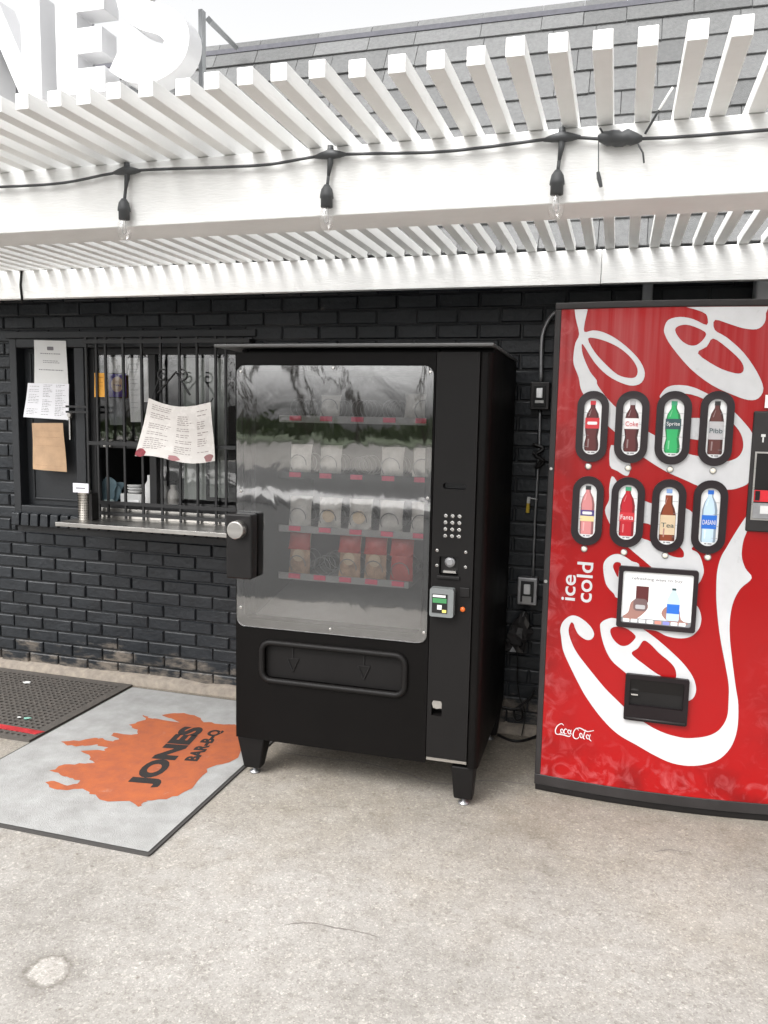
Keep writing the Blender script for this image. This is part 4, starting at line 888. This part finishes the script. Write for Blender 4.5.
g.sheet([[(.20, .42), (.38, .42), (.38, .72), (.20, .72)]], ff(.0076), 1); g.sheet([rrect(.17, .37, .24, .48, .06)], ff(.0080), 2); g.sheet([rrect(.20, .34, .28, .36, .02)], ff(.0084), 3)
g.sheet([smooth_closed([(.58, .22), (.62, .34), (.68, .36), (.82, .34), (.86, .14), (.97, .06), (.78, .04), (.66, .10)], 3)], ff(.0070), 0)
bt = [(.66, .10), (.82, .10), (.83, .14), (.83, .50), (.79, .62), (.765, .68), (.715, .68), (.69, .62), (.65, .50), (.65, .14)]
g.sheet([bt], ff(.0076), 4); g.sheet([[(.65, .24), (.83, .24), (.83, .42), (.65, .42)]], ff(.0082), 5); g.sheet([[(.71, .685), (.77, .685), (.77, .725), (.71, .725)]], ff(.0080), 6)
g.build('printed_pictures', [skin, M_['cola'], mat('print_dim', (.16, .10, .10), .4), lab['grey'], M_['water'], lab['blue'], lab['dark']], cf, fix=False)
g = MB(); g.sheet([[(0, .0), (1, .0), (1, .095), (0, .095)]], ff(.0066), 0)
for q in range(8): g.sheet([rrect(.03+q*.115, .03+q*.115+.095, .012, .078, .01)], ff(.0076), 1 if q not in (4, 5) else q-2)
g.build('card_symbols', [inklight, plate, mat('symbol_red', (.6, .25, .2), .5), mat('symbol_blue', (.25, .25, .6), .5)], cf, fix=False)
# delivery chute
c4 = [onf(*q) for q in ((625, 672), (689.5, 678.5), (686, 724), (624, 718))]
x0, x1 = (c4[0][0]+c4[3][0])/2, (c4[1][0]+c4[2][0])/2; z1, z0 = (c4[0][1]+c4[1][1])/2, (c4[2][1]+c4[3][1])/2; yc = fy((x0+x1)/2)-.004
g = MB(); chute = mat('chute_black', (.010, .006, .007), .4, spec=.3, noise=.2)
g.sheet([rrect(x0, x1, z0, z1, .008), rrect(x0+.018, x1-.018, z0+.062, z1-.018, .004)], lambda u, v, d: (u, yc-.018+d, v), thick=.018)
dc = g.build('delivery_chute', chute, cm, bevel=.003)
g = MB(); g.box(x0+.018, x1-.018, yc-.001, yc+.001, z0+.062, z0+.115); g.hexa([(x0+.018, yc-.001, z0+.115), (x1-.018, yc-.001, z0+.115), (x1-.018, yc+.0, z0+.115), (x0+.018, yc+.0, z0+.115)], [(x0+.018, yc-.014, z1-.018), (x1-.018, yc-.014, z1-.018), (x1-.018, yc-.001, z1-.018), (x0+.018, yc-.001, z1-.018)]); g.build('flap', blackpl, dc)
g = MB(); g.box(x0+.024, x0+.050, yc-.018, yc-.012, z0+.104, z0+.110); g.build('flap_catch', chrome, dc)
g = MB(); g.tube([(x0+.008, yc-.019, z0+.010), (x1-.008, yc-.019, z0+.010)], .004, 8); g.build('lower_lip', frm, dc, smooth=True)
# coin and note panel at the right edge
a = onf(751.5, 411); b = onf(747, 531); x0 = (a[0]+b[0])/2; z1, z0 = a[1], b[1]; x1 = X1-.006; yc = fy(x0+.02)-.012
g = MB(); g.box(x0, x1, yc, CY+.025, z0, z1); pp = g.build('payment_panel', frm, cm, bevel=.006)
g = MB(); fl(g, x0+.014, x1-.01, z0+.045, z1-.15, .006, yc-.004, yc-.0005); g.build('silver_bezel', steel, pp)
g = MB(); g.box(x0+.0205, x1-.0165, yc-.003, yc-.0008, z0+.16, z1-.158); g.build('note_face', blackpl, pp)
g = MB(); g.box(x0+.0205, x1-.0165, yc-.006, yc-.0008, z0+.115, z0+.158); g.build('note_mouth', mat('note_red', (.6, .02, .03), .3), pp)
g = MB(); g.box(x0+.024, x0+.040, yc-.010, yc-.0062, z0+.12, z0+.155); g.build('note_guide', blackpl, pp)
g = MB(); g.box(x0+.0205, x1-.0165, yc-.0025, yc-.0008, z0+.052, z0+.110); g.build('silver_plate', galv, pp)
g = MB(); g.box(x0+.045, x1-.03, yc-.0035, yc-.0027, z0+.07, z0+.10); g.box(x0+.03, x0+.045, yc-.0015, yc-.0005, z1-.095, z1-.085); g.box(x0+.035, x0+.040, yc-.0015, yc-.0005, z1-.115, z1-.096); g.build('white_mark', paper, pp)
g = MB(); q = onf(748, 400); g.box(q[0]+.058, X1-.03, fy(q[0])-.005, fy(q[0])-.001, z1+.012, z1+.06); g.build('white_label', plate, cm)
g = MB(); g.lathe([(.007, 0), (.007, .004)], (CX0+.011, CY-.006, .90), 12, 0, 'y'); g.lathe([(.006, 0), (.006, .004)], (CX0+.012, CY-.006, 1.36), 12, 0, 'y'); g.build('frame_bolt', chrome, cm)

# ------------------------------------------------------------------ wiring on the wall between the machines
ywl = WY-.012
def ebox(px, py, wpx, hpx, lab_, m, lower):
    a, b = at(px-wpx/2, py-hpx/2, 1, ywl-.03), at(px+wpx/2, py+hpx/2, 1, ywl-.03)
    t = thing('electrical_box', lab_, 'electrical box', ((a.x+b.x)/2, ywl, b.z))
    g = MB(); g.box(a.x, b.x, ywl-.045, ywl+.008, b.z, a.z); g.build('housing', m, t, bevel=.006)
    w_, h_ = b.x-a.x, a.z-b.z
    g = MB(); g.box(a.x+w_*.18, b.x-w_*.18, ywl-.050, ywl-.0455, b.z+h_*.12, a.z-h_*.12); g.build('cover', blackpl if not lower else barm, t, bevel=.002)
    g = MB(); g.box(a.x+w_*.34, b.x-w_*.34, ywl-.062, ywl-.051, b.z+h_*.42, a.z-h_*.22); g.build('plug', plate, t, bevel=.004)
    g = MB(); g.box(a.x+w_*.28, b.x-w_*.28, ywl-.056, ywl-.0508, b.z+h_*(.24 if not lower else .08), b.z+h_*(.34 if not lower else .34)); g.build('label_plate', trayw, t)
    return a, b
ebox(540, 396, 18, 28, 'dark electrical box with a white plug high on the wall beside the red machine', greypipe if False else frm, False)
ebox(527.5, 591, 19, 29, 'galvanised electrical box low on the wall between the machines', galv, True)
g = MB(); pth = [at(556, 312, 1, ywl-.012), at(549, 319, 1, ywl-.012), at(543, 333, 1, ywl-.012), at(541.5, 350, 1, ywl-.012), at(541, 382, 1, ywl-.012)]
g.tube(smooth_open(pth, 6), .009, 10); g.tube(smooth_open([at(540, 410, 1, ywl-.012), at(539, 450, 1, ywl-.012), at(535, 520, 1, ywl-.012), at(533, 577, 1, ywl-.012)], 6), .006, 10)
tag(g.build('conduit', galv, smooth=True), 'thin grey metal conduit running down the wall beside the red machine', 'conduit')
g = MB(); q = at(539, 455, 1, ywl-.02); g.tube(smooth_open([(q.x-.03, ywl-.02, q.z+.05), (q.x+.02, ywl-.03, q.z+.03), (q.x-.015, ywl-.035, q.z), (q.x+.025, ywl-.03, q.z-.03), (q.x-.01, ywl-.02, q.z-.06), (q.x+.01, ywl-.02, q.z-.02), (q.x-.03, ywl-.025, q.z+.01)], 5), .009, 8)
tag(g.build('cable_knot', blackpl, smooth=True), 'knot of black cable wrapped around the conduit between the boxes', 'cable')
g = MB(); a = at(529, 497, 1, ywl-.02); g.tube([(a.x, ywl-.02, a.z), (a.x-.002, ywl-.02, a.z-.03)], .008, 8, 0); g.tube([(a.x-.002, ywl-.02, a.z-.03), (a.x-.004, ywl-.02, a.z-.075)], [.007, .010], 8, 1); g.tube([(a.x, ywl-.02, a.z-.005), (a.x+.04, ywl-.014, a.z-.01)], .003, 6, 0)
tag(g.build('wire_tag', [paper, mat('tag_yellow', (.6, .42, .05), .5)]), 'small white and yellow tag clipped to the conduit', 'tag')
g = MB(); q = at(518, 632, 1, ywl-.05); random.seed(11)
V = []; n1, n2 = 10, 9
for j in range(n2):
    t = j/(n2-1); rr = .012+.055*math.sin(min(1, t*1.15)*math.pi*.62)*(1-.25*t)
    for i in range(n1): a = 2*math.pi*i/n1; r_ = rr*random.uniform(.7, 1.25); V.append((q.x+.03-.045*t+r_*math.cos(a), ywl-.05+.5*r_*math.sin(a), q.z+.10-.20*t+random.uniform(-.008, .008)))
g.add(V, [(j*n1+i, j*n1+(i+1) % n1, (j+1)*n1+(i+1) % n1, (j+1)*n1+i) for j in range(n2-1) for i in range(n1)]+[tuple(range(n1))[::-1], tuple((n2-1)*n1+i for i in range(n1))])
tag(g.build('plastic_bag', mat('black_film', (.03, .028, .028), .16)), 'crumpled black plastic bag hanging between the two machines', 'bag')
g = MB(); g.tube(smooth_open([(q.x-.0, ywl-.04, q.z-.09), (q.x+.01, ywl-.03, q.z-.3), (q.x+.05, ywl-.04, .12), (q.x+.04, ywl-.06, .01)], 5), .003, 6)
lp = [at(x, y, 1, ywl-.035-.004*i) for i, (x, y) in enumerate(((534, 690), (530, 699), (520, 706), (514, 711), (516, 720), (522, 718), (521, 709), (512, 709), (500, 706)))]
g.tube(smooth_open(lp, 6), .006, 8)
g.tube(smooth_open([at(x, y, 2, .007) for x, y in ((498, 735), (510, 740), (520, 741), (532, 738), (542, 733), (552, 731))], 6), .007, 8)
tag(g.build('floor_cable', blackpl, smooth=True), 'black power cable curling on the slab between the two machines', 'cable')
# post and box that show above the red machine
g = MB(); a = at(642.5, 290, 1, 3.80); b = at(653, 290, 1, 3.80); g.box(a.x, b.x, 3.79, 3.83, .0, 2.28)
tag(g.build('steel_post', greypipe, bevel=.006), 'grey square post rising behind the red machine', 'post')
g = MB(); a = at(755, 290, 1, 3.75); g.box(a.x, a.x+.3, 3.72, 3.82, 1.6, 2.28)
tag(g.build('downspout', mat('pale_metal', (.45, .46, .47), .5, noise=.1), bevel=.01), 'pale grey metal duct behind the top right of the red machine', 'duct')

# ------------------------------------------------------------------ mats
carpet = mat('carpet_grey', (.34, .34, .335), .95, noise=.3, nscale=9, col2=(.24, .237, .23), bump=.8, bscale=300)
MX0, MX1, MY0, MY1 = -2.562, -1.500, 2.296, 3.775
jm = thing('logo_mat', 'grey carpet mat printed with an orange flame on the slab', 'mat', ((MX0+MX1)/2, (MY0+MY1)/2, 0))
def wav(x, y): return .0022*math.sin(x*6+y*3)+.0018*math.sin(y*7.3-x*2)
g = MB(); N = 24
g.sheet([rrect(MX0, MX1, MY0, MY1, .012, 3)], lambda u, v, d: (u, v, .0015+d), thick=.0065); g.build('rubber_backing', mat('mat_edge', (.045, .042, .04), .8), jm)
g = MB(); e = .013
xs = [MX0+e+(MX1-MX0-2*e)*i/N for i in range(N+1)]; ys = [MY0+e+(MY1-MY0-2*e)*i/N for i in range(N+1)]
g.add([(x, y, .0115) for y in ys for x in xs], [(j*(N+1)+i, j*(N+1)+i+1, (j+1)*(N+1)+i+1, (j+1)*(N+1)+i) for j in range(N) for i in range(N)])
g.build('carpet', carpet, jm, fix=False)
fl_px = [(735,90),(700,92),(660,88),(612,82),(590,62),(550,50),(500,49),(455,56),(495,70),(520,82),(440,72),(410,66),(388,56),(390,76),(330,95),(360,108),(374,125),(340,130),(280,121),(270,134),(300,148),(270,155),(235,145),(200,141),(150,152),(78,157),(100,172),(150,172),(210,166),(250,180),(240,188),(150,189),(190,215),(200,236),(150,240),(90,240),(38,266),(80,280),(110,295),(150,300),(140,315),(90,321),(50,304),(18,311),(50,332),(100,336),(140,331),(190,345),(205,362),(250,384),(330,380),(368,402),(390,385),(402,375),(470,373),(540,350),(600,300),(630,258),(680,241),(750,215),(765,150)]
fp0 = [Vector(tuple(at(40+x/3.746, 700+y/3.75, 2, .012))[:2]) for x, y in fl_px]; fp_ = []
for i, q in enumerate(fp0):
    nx_ = fp0[(i+1) % len(fp0)]
    for k_ in range(3): fp_.append(tuple(q.lerp(nx_, k_/3)))
rn = random.Random(4); fp_ = [(a+rn.uniform(-.008, .008), b+rn.uniform(-.008, .008)) for a, b in fp_]
g = MB(); g.sheet([fp_], lambda u, v, d: (u, v, .0125)); g.build('flame_print', orange, jm, fix=False)
def mattext(txt, base0, base1, top0, bold):
    b0, b1, t0 = (Vector(at(*q, 2, .0135)) for q in (base0, base1, top0)); ln = (b1-b0).length; ex = (b1-b0).normalized(); hgt = (t0-b0).length; ey = Vector((-ex.y, ex.x, 0))
    g = MB(); g.text(txt, lambda u, v, d: tuple(b0+ex*u+ey*v), ln, hgt, bold=bold); o = g.build('lettering', matblk, jm, fix=False)
mattext('JONES', (157, 788), (211.5, 728), (122, 787.5), .06)
mattext('BAR-B-Q', (199.5, 761.5), (225, 730.5), (184, 760), .05)
# perforated rubber mat
RX0, RX1, RY0, RY1 = -3.60, -2.575, 2.97, 3.80
rm = thing('rubber_mat', 'black perforated rubber drainage mat left of the flame mat', 'mat', ((RX0+RX1)/2, (RY0+RY1)/2, 0))
g = MB(); px_ = .033; nx, ny = int((RX1-RX0-.05)/px_), int((RY1-RY0-.05)/px_)
for j in range(ny):
    for i in range(nx):
        cx = RX0+.025+(i+.5)*px_; cy = RY0+.025+(j+.5)*px_; h = px_/2; r_ = .0108
        oc = [(cx+r_*math.cos(R(22.5+45*k_)), cy+r_*math.sin(R(22.5+45*k_))) for k_ in range(8)]
        sq = [(cx+h, cy+h*.41), (cx+h*.41, cy+h), (cx-h*.41, cy+h), (cx-h, cy+h*.41), (cx-h, cy-h*.41), (cx-h*.41, cy-h), (cx+h*.41, cy-h), (cx+h, cy-h*.41)]
        cn = [(cx+h, cy+h), (cx-h, cy+h), (cx-h, cy-h), (cx+h, cy-h)]; zt = .011
        V = [(a, b, zt) for a, b in oc]+[(a, b, zt) for a, b in sq]+[(a, b, zt) for a, b in cn]+[(a, b, .001) for a, b in oc]
        g.add(V, [(k_, 8+k_, 8+(k_+1) % 8, (k_+1) % 8) for k_ in range(8)]+[(8, 16, 9), (10, 17, 11), (12, 18, 13), (14, 19, 15)]+[(k_, (k_+1) % 8, 20+(k_+1) % 8, 20+k_) for k_ in range(8)])
x1_ = RX0+.025+nx*px_; y1_ = RY0+.025+ny*px_
g.box(RX0, RX0+.025, RY0, RY1, .0, .0115); g.box(x1_, RX1, RY0, RY1, 0, .0115); g.box(RX0+.025, x1_, RY0, RY0+.025, 0, .0115); g.box(RX0+.025, x1_, y1_, RY1, 0, .0115)
g.build('mat_body', rubber, rm, fix=False)
g = MB(); g.hexa([(RX0, 3.055, .0118), (RX1-.02, 3.035, .0118), (RX1+.0, 3.075, .0118), (RX0, 3.10, .0118)], [(RX0, 3.055, .0145), (RX1-.02, 3.035, .0145), (RX1+.0, 3.075, .0145), (RX0, 3.10, .0145)]); g.build('red_tape', redtape, rm)
random.seed(5)
def litter(px, py, r_, m, lab_, z=.0):
    q = at(px, py, 2, z); g = MB(); g.sheet([blob(q.x, q.y, r_, r_*.6, 9, .5)], lambda u, v, d: (u, v, z+.0035+d), thick=.002); tag(g.build('litter', m), lab_, 'litter')
litter(27, 683, .022, paper, 'torn white paper scrap at the back of the rubber mat', .0118); litter(27, 719, .018, mat('green_scrap', (.2, .4, .33), .5), 'tiny green scrap on the rubber mat above the red tape', .0118); litter(19, 718, .010, paper, 'tiny white speck on the rubber mat beside the green scrap', .0118)

# ------------------------------------------------------------------ what stands across the road, seen only as reflections in the glass
def tree(name, x, y, h, seed):
    rnd = random.Random(seed); t = thing(name, '', 'tree', (x, y, 0), group='bare trees across the road'); tr = MB(); lv = MB()
    def grow(p, dr_, ln, r_, dep):
        P = [p]; q = Vector(p); d_ = Vector(dr_)
        for i in range(3): d_ = (d_+Vector((rnd.uniform(-.2, .2), rnd.uniform(-.2, .2), rnd.uniform(-.05, .15)))).normalized(); q = q+d_*ln/3; P.append(q.copy())
        tr.tube(P, [r_, r_*.88, r_*.76, r_*.62], 4)
        if dep == 0 or r_ < .004:
            for _ in range(4):
                c = q+Vector((rnd.uniform(-.5, .5), rnd.uniform(-.5, .5), rnd.uniform(-.4, .4))); a = Vector((rnd.uniform(-1, 1), rnd.uniform(-1, 1), rnd.uniform(-1, 1)))*.07; b = a.cross(Vector((rnd.uniform(-1, 1), 1, rnd.uniform(-1, 1)))).normalized()*.06
                lv.add([c-a, c+b, c+a, c-b], [(0, 1, 2, 3)])
            return
        for i in range(rnd.choice((2, 3, 3))):
            nd = (d_*.8+Vector((rnd.uniform(-.8, .8), rnd.uniform(-.8, .8), rnd.uniform(.0, .6)))).normalized(); grow(P[-1] if i else P[2], nd, ln*rnd.uniform(.62, .82), r_*.6, dep-1)
    grow(Vector((x, y, 0)), (0, 0, 1), h*.28, h*.013, 6)
    tr.build('trunk', barkm, t, fix=False); lv.build('crown', leafm, t, fix=False); return t
tl = ['tall bare tree across the road behind the viewer, leftmost of the row', 'spreading bare tree second in the row across the road', 'short forked tree third in the row across the road', 'tall thin tree fourth in the row across the road', 'broad tree rightmost of the row across the road', 'leaning tree set back between the first and second trees across the road', 'slender tree between the second and third trees across the road', 'high crowned tree between the third and fourth trees across the road']
for (x, y, h, sd), lb in zip(((-30, -37, 15, 1), (-21, -40, 14, 2), (-13, -37, 12, 3), (-6, -40, 15, 4), (3, -38, 14, 5), (-26, -42, 13, 6), (-17, -39, 15, 7), (-9.5, -38, 14, 8)), tl): tree('bare_tree', x, y, h, sd)['label'] = lb
g = MB(); rnd = random.Random(9)
for _ in range(6000):
    c = Vector((rnd.uniform(-55, 20), rnd.uniform(-50, -46), 0)); c.z = rnd.uniform(.1, 1.1+.5*math.sin(c.x*.5)); a = Vector((rnd.uniform(-1, 1), rnd.uniform(-1, 1), rnd.uniform(-1, 1)))*.2; b = a.cross(Vector((0, 1, rnd.uniform(-1, 1)))).normalized()*.2
    g.add([c-a, c+b, c+a, c-b], [(0, 1, 2, 3)])
tag(g.build('hedge', leafm, fix=False), 'long green hedge across the road behind the viewer', 'hedge')
